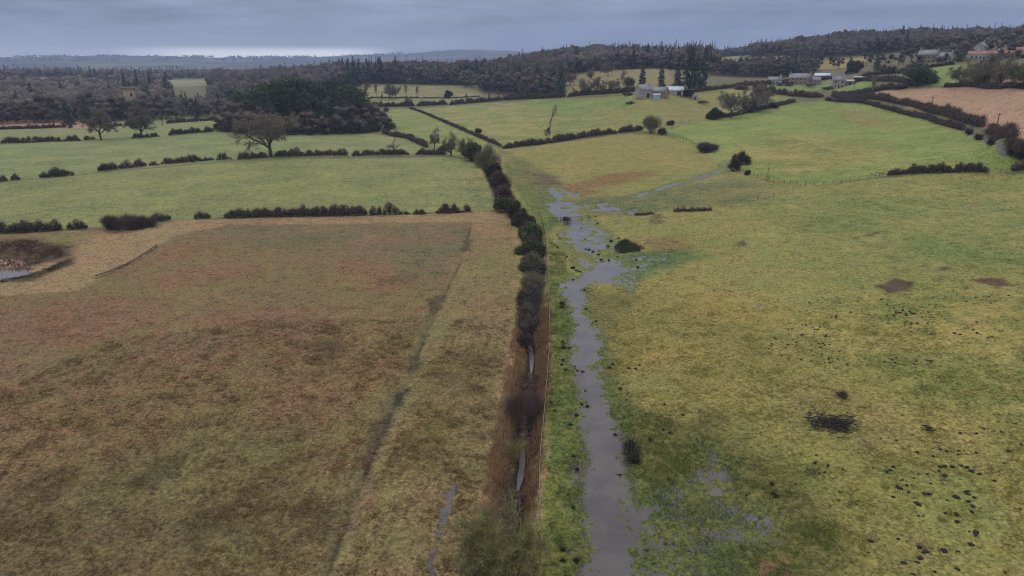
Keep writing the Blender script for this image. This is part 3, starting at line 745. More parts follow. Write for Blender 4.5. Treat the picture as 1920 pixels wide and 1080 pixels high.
def ribbon(name, pts, width, mat, lift=.02, label=None, cat=None, kind='structure'):
    L = smooth_line(PL(pts), 8); t = np.gradient(L, axis=0); t /= np.linalg.norm(t, axis=1, keepdims=True) + 1e-9
    nrm = np.stack([t[:, 1], -t[:, 0]], 1); k = len(L); cols = np.linspace(-.5, .5, 5)
    V = np.concatenate([np.column_stack([L + nrm * width * c, GZ(*(L + nrm * width * c).T) + lift]) for c in cols])
    a = np.arange(k - 1); Fq = np.concatenate([np.stack([a + i * k, a + 1 + i * k, a + 1 + (i + 1) * k, a + (i + 1) * k], 1) for i in range(4)])
    return tag(link(name, mesh_from(name, V, [Fq], [mat], [0], None, True)), label, cat, kind=kind)
M['road'] = plain('worn_tarmac', A(128, 126, 122), nscale=.8, var=0)
ribbon('lane', [(1790, 236), (1812, 247), (1832, 256), (1850, 265), (1875, 276), (1895, 283), (1930, 295), (2000, 318)], 1.5, M['road'], .12, 'narrow grey lane between hedges on the right slope', 'road')

# air: pale even haze over the whole valley
def build_haze(density):
    mb = MB(); mb.box(-11000, 11000, -3000, 11000, -31, 420)
    m = bpy.data.materials.new('haze'); m.use_nodes = True; nt = m.node_tree; nt.nodes.clear()
    out = N(nt, 'ShaderNodeOutputMaterial'); v = N(nt, 'ShaderNodeVolumePrincipled')
    v.inputs['Color'].default_value = (.36, .45, .66, 1); v.inputs['Density'].default_value = density; v.inputs['Anisotropy'].default_value = .0
    nt.links.new(v.outputs[0], out.inputs['Volume'])
    tag(link('haze', mb.mesh('haze', [m])), 'thin blue-grey haze over the valley', 'haze', kind='stuff')
HAZE = 1.6e-4
if HAZE: build_haze(HAZE)

# ------------------------------------------------------------------ trees: grown branch by branch
def norm(v): return v / (np.linalg.norm(v) + 1e-9)
def grow(seed, levels, L, r, pos=(0, 0, 0), d=(0, 0, 1)):
    """returns limb segments (p0,p1,r0,r1,level)"""
    rng = np.random.default_rng(seed); S = []
    def br(p, d, L, r, lv):
        s = levels[lv]; n = s['seg']; step = L / n; kids = []
        for i in range(n):
            d = norm(d + rng.normal(0, s['wob'], 3) + np.array([0, 0, s['up']]))
            q = p + d * step
            S.append((p, q, r * (1 - i / n * s['tap']), r * (1 - (i + 1) / n * s['tap']), lv))
            p = q; t = (i + 1) / n
            if lv + 1 < len(levels) and t >= s['from']:
                for _ in range(s['kids'] if not isinstance(s['kids'], tuple) else rng.integers(s['kids'][0], s['kids'][1] + 1)):
                    kids.append((p, d, r * (1 - t * s['tap']), t))
        for p, d, rb, t in kids:
            a = s['ang'] * rng.uniform(.65, 1.35); u = norm(np.cross(d, rng.normal(size=3)))
            nd = norm(d * math.cos(a) + u * math.sin(a))
            br(p, nd, L * s['len'] * rng.uniform(.7, 1.25) * (1.15 - .45 * t), max(rb * s['rr'], .012), lv + 1)
    br(np.array(pos, float), norm(np.array(d, float)), L, r, 0)
    return S
def segs_arrays(S):
    return (np.array([s[0] for s in S]), np.array([s[1] for s in S]), np.array([s[2] for s in S]), np.array([s[3] for s in S]), np.array([s[4] for s in S]))

def bare_tree_meshes(key, seed, levels, L, r, twig_n, twig_len, twig_w, mats, limb_lv=2, rmin=.02, droop=0.0, thin=.0):
    """a leafless tree: mesh of trunk and limbs, mesh of the twiggy crown; both at unit height"""
    S = grow(seed, levels, L, r); p0, p1, r0, r1, lv = segs_arrays(S); rng = np.random.default_rng(seed + 1)
    t = MB(); m = lv <= limb_lv
    t.tubes(p0[m], p1[m], np.maximum(r0[m], rmin), np.maximum(r1[m], rmin), 5, 0, rng.uniform(.3, .7, m.sum()))
    c = MB(); m = lv > limb_lv
    if m.any(): c.tubes(p0[m], p1[m], np.maximum(r0[m], rmin * .8), np.maximum(r1[m], rmin * .6), 3, 0, rng.uniform(.2, .8, m.sum()))
    last = lv >= len(levels) - 1
    a = p0[last]; bvec = p1[last] - a
    k = np.repeat(np.arange(len(a)), twig_n); f = rng.uniform(0, 1, (len(k), 1))
    d = bvec[k] / (np.linalg.norm(bvec[k], axis=1, keepdims=True) + 1e-9) + rng.normal(0, .7, (len(k), 3)) + np.array([0, 0, .15 - droop])
    c.twigs(a[k] + bvec[k] * f, d, twig_len * rng.uniform(.5, 1.3, len(k)), twig_w, rng, 0)
    top = max(np.concatenate(c.V)[:, 2].max(), p1[:, 2].max())
    for mb in (t, c): mb.V = [v / top for v in mb.V]
    return (t.mesh(key + '_trunk', [mats[0]]), c.mesh(key + '_crown', [mats[1]]))

OAK = [dict(seg=3, wob=.06, up=.05, tap=.35, kids=3, ang=.72, len=2.9, rr=.62, **{'from': .5}),
       dict(seg=6, wob=.15, up=.03, tap=.65, kids=2, ang=.8, len=.44, rr=.6, **{'from': .3}),
       dict(seg=4, wob=.26, up=.05, tap=.7, kids=2, ang=.75, len=.52, rr=.6, **{'from': .25}),
       dict(seg=3, wob=.30, up=.02, tap=.8, kids=2, ang=.7, len=.6, rr=.6, **{'from': .3}),
       dict(seg=2, wob=.3, up=.02, tap=.8, kids=0, ang=.7, len=.6, rr=.6, **{'from': .3})]
TALL = [dict(seg=7, wob=.05, up=.06, tap=.75, kids=(2, 3), ang=.75, len=.42, rr=.5, **{'from': .3}),
        dict(seg=4, wob=.18, up=.14, tap=.7, kids=2, ang=.7, len=.5, rr=.6, **{'from': .25}),
        dict(seg=3, wob=.25, up=.08, tap=.8, kids=2, ang=.7, len=.6, rr=.6, **{'from': .3}),
        dict(seg=2, wob=.3, up=.04, tap=.8, kids=0, ang=.7, len=.6, rr=.6, **{'from': .3})]
BUSHY = [dict(seg=2, wob=.05, up=.05, tap=.3, kids=5, ang=.75, len=3.2, rr=.5, **{'from': .5}),
         dict(seg=5, wob=.14, up=.06, tap=.75, kids=2, ang=.55, len=.45, rr=.6, **{'from': .2}),
         dict(seg=3, wob=.22, up=.06, tap=.8, kids=2, ang=.6, len=.6, rr=.6, **{'from': .3}),
         dict(seg=2, wob=.3, up=.06, tap=.8, kids=0, ang=.7, len=.6, rr=.6, **{'from': .3})]
POOR = [dict(seg=4, wob=.16, up=.05, tap=.5, kids=(1, 2), ang=.85, len=.75, rr=.55, **{'from': .5}),
        dict(seg=4, wob=.28, up=.05, tap=.7, kids=(1, 2), ang=.8, len=.5, rr=.6, **{'from': .3}),
        dict(seg=3, wob=.3, up=.02, tap=.8, kids=1, ang=.8, len=.6, rr=.6, **{'from': .3}),
        dict(seg=2, wob=.3, up=.02, tap=.8, kids=0, ang=.8, len=.6, rr=.6, **{'from': .3})]
_protos = {}
def proto(kind, v=0):
    k = (kind, v)
    if k not in _protos:
        if kind == 'oak': _protos[k] = bare_tree_meshes('oak', 11 + v * 7, OAK, 2.6, .38, 1, 1.0, .04, (M['bark_dark'], M['twig']), 2, .05)
        if kind == 'tall': _protos[k] = bare_tree_meshes('tall_tree', 31 + v * 7, TALL, 11, .32, 4, 1.0, .05, (M['bark'], M['twig']), 1, .05)
        if kind == 'bushy': _protos[k] = bare_tree_meshes('bushy_tree', 51 + v * 7, BUSHY, 1.6, .35, 4, 1.0, .05, (M['bark'], M['twig_olive']), 1, .05)
        if kind == 'poor': _protos[k] = bare_tree_meshes('poor_tree', 71 + v * 7, POOR, 4.5, .35, 3, .8, .06, (M['bark_dark'], M['twig']), 2, .06)
    return _protos[k]
def px_height(px, py, hpx):
    q = P(px, py); z = gz(q); return q, z, hpx / F * math.hypot(math.hypot(q[0], q[1]), H - z)

def bare_tree(kind, px, py, hpx, label, v=0, wide=1.0, rot=None, lean=(0, 0), group=None, crown_mat=None, name='bare_tree', ivy=0):
    q, z, h = px_height(px, py, hpx)
    o = empty(name, (q[0], q[1], z - .1), rot if rot is not None else (px * 1.7) % 6.28)
    tm, cm = proto(kind, v)
    if crown_mat: cm = cm.copy(); cm.materials.clear(); cm.materials.append(M[crown_mat])
    o.scale = (h * wide, h * wide, h)
    if lean != (0, 0): o.rotation_euler = (lean[0], lean[1], o.rotation_euler[2])
    link('trunk', tm, parent=o); link('crown', cm, parent=o)
    if ivy:
        rng = np.random.default_rng(int(px)); mb = MB(); n = ivy
        zz = rng.uniform(.02, .75, n); rad = .16 * (1 - zz * .6) * rng.uniform(0, 1, n) ** .5; th = rng.uniform(0, 6.28, n)
        mb.leaves(np.stack([rad * np.cos(th), rad * np.sin(th), zz], 1), .022, rng)
        link('ivy', mb.mesh('ivy', [M['ivy']]), parent=o)
    return tag(o, label, 'tree', group)

# bushes: many stems fanning from the ground, twigs and (for evergreens) leaves
def bush_mesh(name, seed, w, h, mats, twigs=900, leaves=0, stems=18, tw=.03, tl=.6, lsize=.16, lop=0.0, depth=None):
    rng = np.random.default_rng(seed); mb = MB(); depth = depth or w
    th = rng.uniform(0, 6.28, stems); rr = rng.uniform(.2, 1, stems)
    b = np.stack([np.cos(th) * rr * w * .12, np.sin(th) * rr * depth * .12, np.full(stems, -.15)], 1)
    e = np.stack([np.cos(th) * rr * w * .40, np.sin(th) * rr * depth * .40, h * (.55 + .35 * (1 - rr))], 1)
    mb.tubes(b, e, .05 * max(h, 1) / 3 + .015, .015, 3, 0, .3)
    # several unequal lobes give it an uneven outline
    m = int(rng.integers(9, 15)); cx = rng.uniform(-.34, .34, m) * w; cy = rng.uniform(-.3, .3, m) * depth; cz = h * rng.uniform(.22, .66, m) * (1 - .5 * np.abs(cx / w) ** 1.2 * 2)
    lr = rng.uniform(.10, .24, m); wt = lr ** 2 / (lr ** 2).sum()
    def shell(n, lo):
        k = rng.choice(m, n, p=wt); a = norm(rng.normal(size=3)) * 0 + rng.normal(size=(n, 3)); a /= np.linalg.norm(a, axis=1, keepdims=True)
        q = rng.uniform(lo, 1, n) ** .5
        p = np.column_stack([cx[k] + a[:, 0] * w * lr[k] * q, cy[k] + a[:, 1] * depth * lr[k] * q, np.maximum(cz[k] + a[:, 2] * h * lr[k] * 1.15 * q, rng.uniform(0, .15, n) * h)])
        return p, p / np.array([w * .5, depth * .5, h]) + a * .3
    p, a = shell(twigs, .15)
    d = a * [1, 1, .8] + rng.normal(0, .55, a.shape) + [lop, 0, .35]
    mb.twigs(p * .9, d, tl * rng.uniform(.4, 1.3, twigs), tw, rng, 0)
    if leaves:
        p, a = shell(leaves, .25)
        mb.leaves(p, lsize, rng, 1, np.clip(rng.normal(.42, .22, leaves) + (vnoise(p[:, 0] * 1.3, p[:, 1] * 1.3 + p[:, 2], seed) - .5) * .5, 0, 1))
    return mb.mesh(name, mats)
def bush(px, py, wpx, hpx, label, kind='twig_dark', seed=0, leaf=0, name='bush', dens=1.0, group=None, deep=None, stretch=None):
    q, z, h = px_height(px, py, hpx); w = wpx * h / hpx
    pxm = h / hpx                                   # metres in one photograph pixel there
    lm = M['holly'] if leaf == 2 else M['ivy']
    tw = max(.018, pxm * .35); n = int(min(6500, (650 if leaf else 620) * dens * max(1, w * h / 4)))
    area = max(w * h, 1)
    me = bush_mesh(name, seed or int(px * 3 + py), w, h, [M[kind], lm], n, int(min(6000, 700 * dens * max(1, area / 4))) if leaf else 0, 14, tw, min(1.3, .45 * h), max(.09, pxm * 1.3), depth=deep)
    return tag(link(name, me, (q[0], q[1], z - .05), 0), label, 'bush', group)

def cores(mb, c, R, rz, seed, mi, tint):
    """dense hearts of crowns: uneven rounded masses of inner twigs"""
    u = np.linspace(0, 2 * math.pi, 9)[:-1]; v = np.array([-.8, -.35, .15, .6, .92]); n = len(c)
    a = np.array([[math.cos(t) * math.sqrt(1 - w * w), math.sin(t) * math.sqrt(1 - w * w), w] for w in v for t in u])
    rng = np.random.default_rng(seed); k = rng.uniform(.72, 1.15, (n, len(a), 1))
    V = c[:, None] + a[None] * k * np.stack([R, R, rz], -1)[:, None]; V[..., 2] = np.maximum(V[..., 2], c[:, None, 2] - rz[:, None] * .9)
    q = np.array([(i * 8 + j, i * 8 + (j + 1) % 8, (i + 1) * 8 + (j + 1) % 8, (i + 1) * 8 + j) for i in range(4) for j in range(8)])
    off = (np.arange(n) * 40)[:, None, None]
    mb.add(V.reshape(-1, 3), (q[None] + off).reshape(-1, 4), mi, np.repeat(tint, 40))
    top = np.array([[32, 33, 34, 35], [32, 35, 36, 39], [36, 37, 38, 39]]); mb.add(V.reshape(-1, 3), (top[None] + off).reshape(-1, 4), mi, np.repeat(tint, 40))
def hedge(pts, h, w, label, kind='twig_dark', seed=1, leaf=None, dens=1.0, gap=.0, wild=.5, name='hedge', px=True, group=None, cat='hedge'):
    """one run of field hedge along the photograph points pts; h height, w thickness in metres;
    leaf: list of (from,to) stretches grown over with evergreen"""
    L = smooth_line(PL(pts), 5) if len(pts) > 2 else PL(pts)
    seg = np.hypot(*(L[1:] - L[:-1]).T); cum = np.concatenate([[0], np.cumsum(seg)]); tot = cum[-1]; h = h * .84
    rng = np.random.default_rng(seed); mb = MB()
    dist = float(np.hypot(*L.mean(0))); pxm = dist / F
    def at(s):
        i = np.clip(np.searchsorted(cum, s, 'right') - 1, 0, len(seg) - 1); t = (s - cum[i]) / (seg[i] + 1e-9)
        p = L[i] + (L[i + 1] - L[i]) * t[:, None]; dd = (L[i + 1] - L[i]) / (seg[i][:, None] + 1e-9)
        return p, np.stack([dd[:, 1], -dd[:, 0]], 1)
    ref = L[0]; zr = gz(ref)
    c0 = []; q = rng.uniform(0, .8)
    while q < tot: c0.append(q); q += rng.uniform(.5, 1.5) * h * .36 * (1 + .6 * gap)
    c0 = np.array(c0 if c0 else [tot / 2]); rr = h * rng.uniform(.32, .75, len(c0)); ch = np.clip(rng.normal(.95, .16 + wild * .22, len(c0)), .45, 1.7)
    ch *= np.where(rng.uniform(0, 1, len(c0)) < gap * .7, .4, 1)
    def hh(s):
        d = np.clip(1 - ((s[:, None] - c0[None]) / rr[None]) ** 2, 0, 1)
        return h * np.maximum((ch[None] * d ** .5).max(1), .28) * np.clip(np.minimum(s, tot - s) / (h * .8) + .12, 0, 1) ** .5
    def place(s, u, hz):
        p, nn = at(s); xy = p + nn * u[:, None]
        return np.column_stack([xy - ref, GZ(p[:, 0], p[:, 1]) - zr + hz])
    def filt(s): return s[rng.uniform(0, h * 1.1, len(s)) < hh(s)]
    nd = min(max(200 / dist, .55), 2.2); n = int(tot * 190 * dens * nd * h / 2.6); s = filt(rng.uniform(0, tot, n)); n = len(s)
    H_ = hh(s); v = rng.uniform(0, 1, n) ** .8
    u = rng.normal(0, w * .26, n) * (1.1 - .5 * v)
    d = np.column_stack([rng.normal(0, .6, n), rng.normal(0, .6, n), rng.uniform(.1, 1.3, n)])
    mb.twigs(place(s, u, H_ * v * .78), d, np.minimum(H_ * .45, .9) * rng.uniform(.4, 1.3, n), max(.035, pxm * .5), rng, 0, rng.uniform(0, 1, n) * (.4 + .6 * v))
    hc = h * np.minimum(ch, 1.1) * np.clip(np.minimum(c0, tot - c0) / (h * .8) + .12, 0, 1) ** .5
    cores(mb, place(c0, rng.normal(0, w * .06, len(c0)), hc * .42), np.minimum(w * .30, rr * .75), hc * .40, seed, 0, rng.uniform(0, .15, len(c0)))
    k = int(tot * 9 * dens); s = filt(rng.uniform(0, tot, k)); k = len(s)
    mb.twigs(place(s, rng.normal(0, w * .2, k), hh(s) * .7), np.column_stack([rng.normal(0, .3, k), rng.normal(0, .3, k), np.ones(k)]), h * rng.uniform(.25, .65, k), max(.03, pxm * .3), rng, 0)
    # stems
    k = int(tot * 2.2 * dens); s = filt(rng.uniform(0, tot, k)); H_ = hh(s); k = len(s)
    b = place(s, rng.normal(0, w * .12, k), np.full(k, -.25)); e = place(np.clip(s + rng.normal(0, .5, k), 0, tot), rng.normal(0, w * .25, k), H_ * .75)
    mb.tubes(b, e, .05, .02, 3, 0, .2)
    # dead leaves and rank growth at the foot
    k = int(tot * 150 * dens * min(nd, 1.5)); s = filt(rng.uniform(0, tot, k)); k = len(s)
    mb.leaves(place(s, rng.normal(0, w * .28, k), rng.uniform(0, .78, k) * hh(s)), max(.10, pxm * .5), rng, 0, rng.uniform(0, .7, k))
    for a, c in (leaf or []):
        k = int(tot * (c - a) * 60 * dens); s = rng.uniform(a * tot, c * tot, k); v = rng.uniform(0, 1, k)
        tt = (s / tot - a) / (c - a + 1e-9); dome = np.sqrt(np.clip(1 - (2 * tt - 1) ** 4, 0, 1))
        mb.leaves(place(s, rng.normal(0, w * .33, k) * (1.1 - .4 * v), hh(s) * v * 1.0 * dome), max(.13, pxm * .6), rng, 1)
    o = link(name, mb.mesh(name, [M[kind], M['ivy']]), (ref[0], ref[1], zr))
    return tag(o, label, cat, group)

# ------------------------------------------------------------------ hedges of the left fields
hedge([(-90, 440), (0, 437), (60, 435), (118, 431)], 2.6, 2.2, 'dark ivy clad hedge at the far left above the pond', leaf=[(.25, 1.0)], seed=3)
hedge([(124, 430), (150, 429), (166, 428)], 2.0, 1.6, 'short brown thorn hedge between the ivy hedge and the bramble mound', seed=4, dens=.8)
bush(224, 431, 74, 31, 'big brown bramble mound in the hedge line above the pond', 'twig_dark', dens=2.2, name='bramble'); bush(262, 427, 48, 22, 'lower right shoulder of the bramble mound', 'twig_dark', dens=1.8, name='bramble')
hedge([(283, 416), (300, 414), (318, 411)], 2.8, 2.0, 'twiggy thorn bush right of the bramble mound', seed=6, name='thorn_bush', cat='bush')
hedge([(363, 411), (378, 410), (394, 409)], 2.2, 1.6, 'pair of small thorn bushes alone in the hedge gap', seed=7, name='thorn_bush', cat='bush', dens=.9)
hedge([(422, 409), (470, 407), (560, 405), (640, 404), (690, 403)], 2.7, 2.2, 'long hedge with two dark evergreen stretches above the brown field', leaf=[(.02, .24), (.55, .98)], seed=8, dens=1.1)
hedge([(692, 403), (720, 402), (770, 401)], 2.6, 1.8, 'thin twiggy hedge continuing right of the evergreen stretch', seed=9, gap=.32, dens=.9)
hedge([(772, 402), (800, 401)], 1.6, 1.2, 'low sparse scrap of hedge above the brown field', seed=10, dens=.7)
hedge([(820, 400), (840, 399), (864, 398)], 2.9, 2.2, 'rounded thorn clump near the right end of the field hedge', seed=11, name='thorn_bush', cat='bush', dens=1.2)
hedge([(866, 398), (882, 396)], 2.6, 1.8, 'last thorn bush of the hedge beside the ditch trees', seed=12, name='thorn_bush', cat='bush')
hedge([(-60, 343), (0, 340), (18, 339)], 2.2, 1.8, 'small thorn bush at the left edge of the picture in the second hedge', seed=13, name='thorn_bush', cat='bush')
hedge([(20, 338), (41, 337)], 2.4, 1.8, 'mushroom shaped thorn bush near the left edge in the second hedge', seed=14, name='thorn_bush', cat='bush')
hedge([(75, 333), (105, 331), (138, 328)], 3.0, 2.6, 'dark ivy covered clump standing alone in the second hedge', leaf=[(.15, .75)], seed=15, dens=1.2)
hedge([(184, 321), (205, 319), (221, 317)], 2.9, 2.2, 'dark evergreen start of the second hedge', leaf=[(0, 1)], seed=16)
hedge([(222, 317), (250, 314), (275, 311)], 2.8, 2.0, 'purplish thorn hedge right of the dark evergreen start', seed=17, kind='twig_purple')
hedge([(280, 311), (300, 309)], 1.8, 1.2, 'thin low gap filler of twigs in the second hedge', seed=18, dens=.6, gap=.3)
hedge([(302, 308), (340, 305), (378, 302)], 2.9, 2.0, 'dark twiggy hedge run left of the big oak', seed=19)
hedge([(380, 302), (395, 300), (402, 300)], 1.6, 1.2, 'single small hedge shrub between two gaps left of the oak', seed=20, dens=.7)
hedge([(405, 300), (434, 298)], 2.4, 1.6, 'broken short hedge left of the oak', seed=21, gap=.3)
hedge([(446, 299), (475, 297), (502, 295)], 2.7, 1.9, 'reddish hedge running up to the foot of the big oak', seed=22, kind='twig_red')
hedge([(515, 294), (560, 293), (620, 292), (653, 292)], 3.0, 2.0, 'uneven bushy hedge right of the big oak', seed=23, wild=.7)
hedge([(660, 292), (700, 291), (768, 290)], 2.8, 2.0, 'level trimmed hedge under the small crooked tree', seed=24, wild=.35, dens=1.1)
hedge([(781, 290), (810, 290), (835, 290)], 2.6, 2.2, 'low dark hedge running into the ditch trees', seed=25)
hedge([(2, 269), (20, 268), (38, 268), (90, 266), (150, 264)], 3.0, 2.2, 'long ragged thorn hedge at far left below the pink field', seed=26, gap=.25)
hedge([(157, 263), (165, 262), (178, 261)], 2.4, 1.8, 'two small bushes at the foot of the left bare tree', seed=27, dens=.8, gap=.2)
hedge([(245, 259), (270, 258), (298, 256)], 2.4, 1.8, 'thin hedge at the foot of the leaning bare tree', seed=28, gap=.35, dens=.8)
hedge([(317, 254), (350, 251), (400, 247)], 3.0, 2.0, 'spiky thorn hedge left of the round wood', seed=29, wild=.7)
hedge([(-60, 244), (0, 243), (70, 241), (125, 239)], 2.2, 1.8, 'dark hedge along the near side of the pink field', seed=30)
hedge([(128, 240), (136, 239)], 1.8, 1.4, 'tiny hedge stub at the corner of the pink field', seed=31)
hedge([(205, 239), (218, 237), (230, 236)], 1.8, 1.4, 'low scrubby hedge behind the two bare trees', seed=32)
hedge([(312, 232), (350, 229), (415, 225)], 2.8, 2.0, 'hedge with small gaps running into the round wood from left', seed=33, gap=.2)
hedge([(272, 211), (300, 210), (345, 209)], 3.2, 2.2, 'upper left hedge with a gap at its right end', seed=34, gap=.15)
hedge([(365, 206), (390, 205), (416, 203)], 3.0, 2.2, 'short upper hedge beside the round wood', seed=35)
hedge([(-60, 222), (0, 220), (80, 217), (210, 214)], 2.4, 4.0, 'dark brown hedge bank in front of the left woods', seed=36, kind='twig_red', dens=1.2)
hedge([(172, 236), (195, 230), (215, 225), (232, 219)], 4.2, 5.0, 'purple scrub at the right end of the pink field', seed=37, kind='twig_purple', dens=1.6)
hedge([(290, 204), (330, 202), (415, 199)], 3.0, 2.4, 'dark hedge at the foot of the woods left of the round wood', seed=38)
hedge([(718, 249), (735, 255), (760, 259), (780, 267), (801, 277)], 2.6, 2.2, 'brown hedge bending down from the round wood to the ditch trees', seed=39, kind='twig_red', wild=.7)
hedge([(768, 204), (785, 209), (812, 220), (838, 231), (870, 245), (900, 258), (940, 275)], 1.5, 1.6, 'thin diagonal hedge and wall across the green fields', seed=40, kind='twig_dark', gap=.12, wild=.8)
hedge([(943, 279), (985, 274), (1020, 270)], 2.9, 2.6, 'dense brown hedge starting at the ditch trees', seed=41, dens=1.2)
hedge([(1021, 270), (1060, 263), (1100, 257), (1156, 250)], 3.4, 2.6, 'long brown hedge between marsh and green field', seed=42, dens=1.3, leaf=[(.1, .35)])
hedge([(1159, 249), (1180, 247), (1205, 244)], 3.4, 3.0, 'brown hedge end running up to the round olive tree', seed=43, dens=1.3)
hedge([(690, 201), (740, 200), (778, 199)], 4.0, 3.0, 'dark hedge beyond the round wood', seed=44, dens=.9)
hedge([(782, 199), (820, 197), (838, 196)], 5.0, 3.5, 'tall dark hedge behind the diagonal wall', seed=45, dens=1.1, leaf=[(0, 1)])
hedge([(842, 197), (900, 192), (960, 187), (1060, 182)], 4.0, 3.0, 'long low hedge below the middle woods', seed=46, dens=1.0)
hedge([(1064, 182), (1100, 178), (1150, 175), (1192, 172)], 4.0, 3.0, 'dark hedge running to the stone barn', seed=47, dens=1.0)
hedge([(690, 184), (760, 184), (900, 181)], 1.3, 1.2, 'faint line of scrub across the pale middle field', seed=48, dens=.6, gap=.3)
# hedges of the right side
hedge([(1330, 223), (1370, 218), (1400, 212), (1425, 206), (1450, 201), (1490, 191)], 2.4, 2.6, 'dark hedge bank under the two spreading trees', seed=49, dens=1.1)
hedge([(1379, 167), (1390, 168), (1405, 168)], 4.0, 5.0, 'brown thicket at the top of the green field', seed=50, dens=1.4, kind='twig_red')
hedge([(1416, 171), (1440, 174), (1470, 178), (1500, 181), (1545, 182)], 4.2, 4.0, 'thick brown hedge behind the two spreading trees', seed=51, dens=1.4, kind='twig_red')
hedge([(1300, 173), (1330, 169), (1380, 163), (1440, 158), (1500, 153), (1560, 148)], 3.0, 3.0, 'hedge along the village edge below the cottages', seed=52, dens=1.0, kind='twig_red')
hedge([(1548, 188), (1580, 191), (1640, 199), (1720, 220), (1760, 232), (1806, 245)], 2.3, 2.2, 'lower hedge of the lane on the right slope', seed=53, dens=1.3)
hedge([(1560, 181), (1620, 186), (1680, 194), (1720, 203), (1760, 214), (1800, 226), (1845, 239)], 3.6, 3.0, 'tall feathery hedge between lane and orange field', seed=54, dens=1.3, kind='twig_red', leaf=[(.62, .98)], wild=.8)
hedge([(1852, 250), (1870, 262), (1895, 275), (1935, 292), (1990, 312)], 4.2, 4.0, 'big brown thicket beside the lane at the right edge', seed=55, dens=1.7, kind='twig_red')
hedge([(1562, 180), (1620, 176), (1680, 168), (1700, 165)], 3.2, 3.5, 'purplish hedge along the left end of the orange field', seed=56, dens=1.2, kind='twig_purple')
hedge([(1610, 150), (1650, 152), (1700, 158), (1710, 162)], 3.2, 3.5, 'dark scrub left of the fan shaped bush', seed=57, dens=1.2)
hedge([(1615, 144), (1660, 139), (1720, 131), (1790, 121)], 2.4, 2.4, 'dark hedge below the village climbing to the right', seed=58, dens=1.0)
hedge([(1770, 163), (1830, 163), (1900, 165), (1990, 166)], 2.6, 3.0, 'dark bank under the trees above the orange field', seed=59, dens=1.2)
hedge([(1664, 329), (1690, 327), (1730, 325), (1760, 324), (1800, 323), (1852, 322)], 2.4, 2.2, 'ragged windswept hedge on the right pasture fence', seed=60, dens=1.3, wild=.9)
hedge([(1896, 318), (1930, 314)], 2.2, 1.8, 'small thorn hedge at the right edge of the picture', seed=61)
hedge([(1188, 404), (1215, 402), (1225, 401)], .7, 2.0, 'low patch of dead red stems beside the cross fence', seed=62, kind='twig_red', dens=.8, name='dead_weeds', cat='weeds')
hedge([(1262, 397), (1300, 396), (1335, 394)], 1.0, 2.4, 'larger patch of dead red stems right along the cross fence', seed=63, kind='twig_red', dens=1.0, name='dead_weeds', cat='weeds')
for px, py, w, h, lab, kd, lf in [
 (1328, 284, 42, 22, 'wide dark bush at the bend of the side stream', 'twig_dark', 0), (1372, 320, 28, 26, 'left dark bush leaning over the side stream', 'twig_red', 0),
 (1390, 309, 32, 30, 'round dark bush right of the side stream', 'twig_dark', 0), (1402, 329, 10, 12, 'small round bush on the fence right of the stream', 'twig_dark', 1),
 (1241, 253, 16, 16, 'low brown bush at the foot of the round olive tree', 'twig_dark', 0), (1257, 235, 12, 10, 'small dark round bush on the far fence', 'twig_dark', 1),
 (1816, 253, 12, 12, 'first small roadside bush by the lane', 'twig_dark', 0), (1836, 262, 14, 12, 'second small roadside bush down the lane', 'twig_dark', 0),
 (1856, 273, 12, 12, 'roadside bush left of the pale stretch of lane', 'twig_dark', 0), (1896, 290, 14, 14, 'roadside bush right of the pale stretch of lane', 'twig_dark', 0), (1914, 297, 16, 16, 'last roadside bush at the right edge', 'twig_dark', 0),
 (1338, 224, 26, 24, 'dark scrub left of the spreading tree', 'twig_dark', 1), (1408, 211, 30, 30, 'brown scrub between the two spreading trees', 'twig_purple', 0), (1450, 203, 18, 12, 'low scrub right of the second spreading tree', 'twig_dark', 0),
 (1422, 172, 22, 18, 'domed brown bush in the hedge behind the spreading trees', 'twig_red', 0),
 (841, 184, 18, 16, 'round grey green bush alone in the pale middle field', 'twig_olive', 1), (896, 252, 13, 14, 'single grey bush on the diagonal wall', 'twig_dark', 0),
 (832, 285, 16, 16, 'dark holly bush left of the ditch trees', 'twig_dark', 1), (1580, 747, 26, 18, 'small dead brown shrub above the pile of sticks', 'twig_red', 0),
 (1722, 160, 60, 36, 'fan shaped grey bush below the stone village house', 'twig_olive', 1), (1605, 136, 34, 26, 'dark evergreen bush beside the village sheds', 'twig_dark', 1),
 (967, 838, 46, 46, 'green willow bush on the ditch bank in front', 'twig_moss', 0), (984, 776, 84, 84, 'dark bramble thicket filling the ditch', 'twig_red', 0), (1000, 740, 44, 34, 'dark red bramble behind the thicket in the ditch', 'twig_red', 0),
 (1062, 414, 14, 14, 'dead bush caught on the fence across the stream', 'twig_purple', 0), (1183, 850, 34, 40, 'dark wispy gorse bush beside the stream', 'twig_dark', 1), (1188, 866, 26, 24, 'lower dark gorse bush in front of the wispy one', 'twig_dark', 1)]:
    bush(px, py, w, h, lab, kd, leaf=lf, dens=1.0)
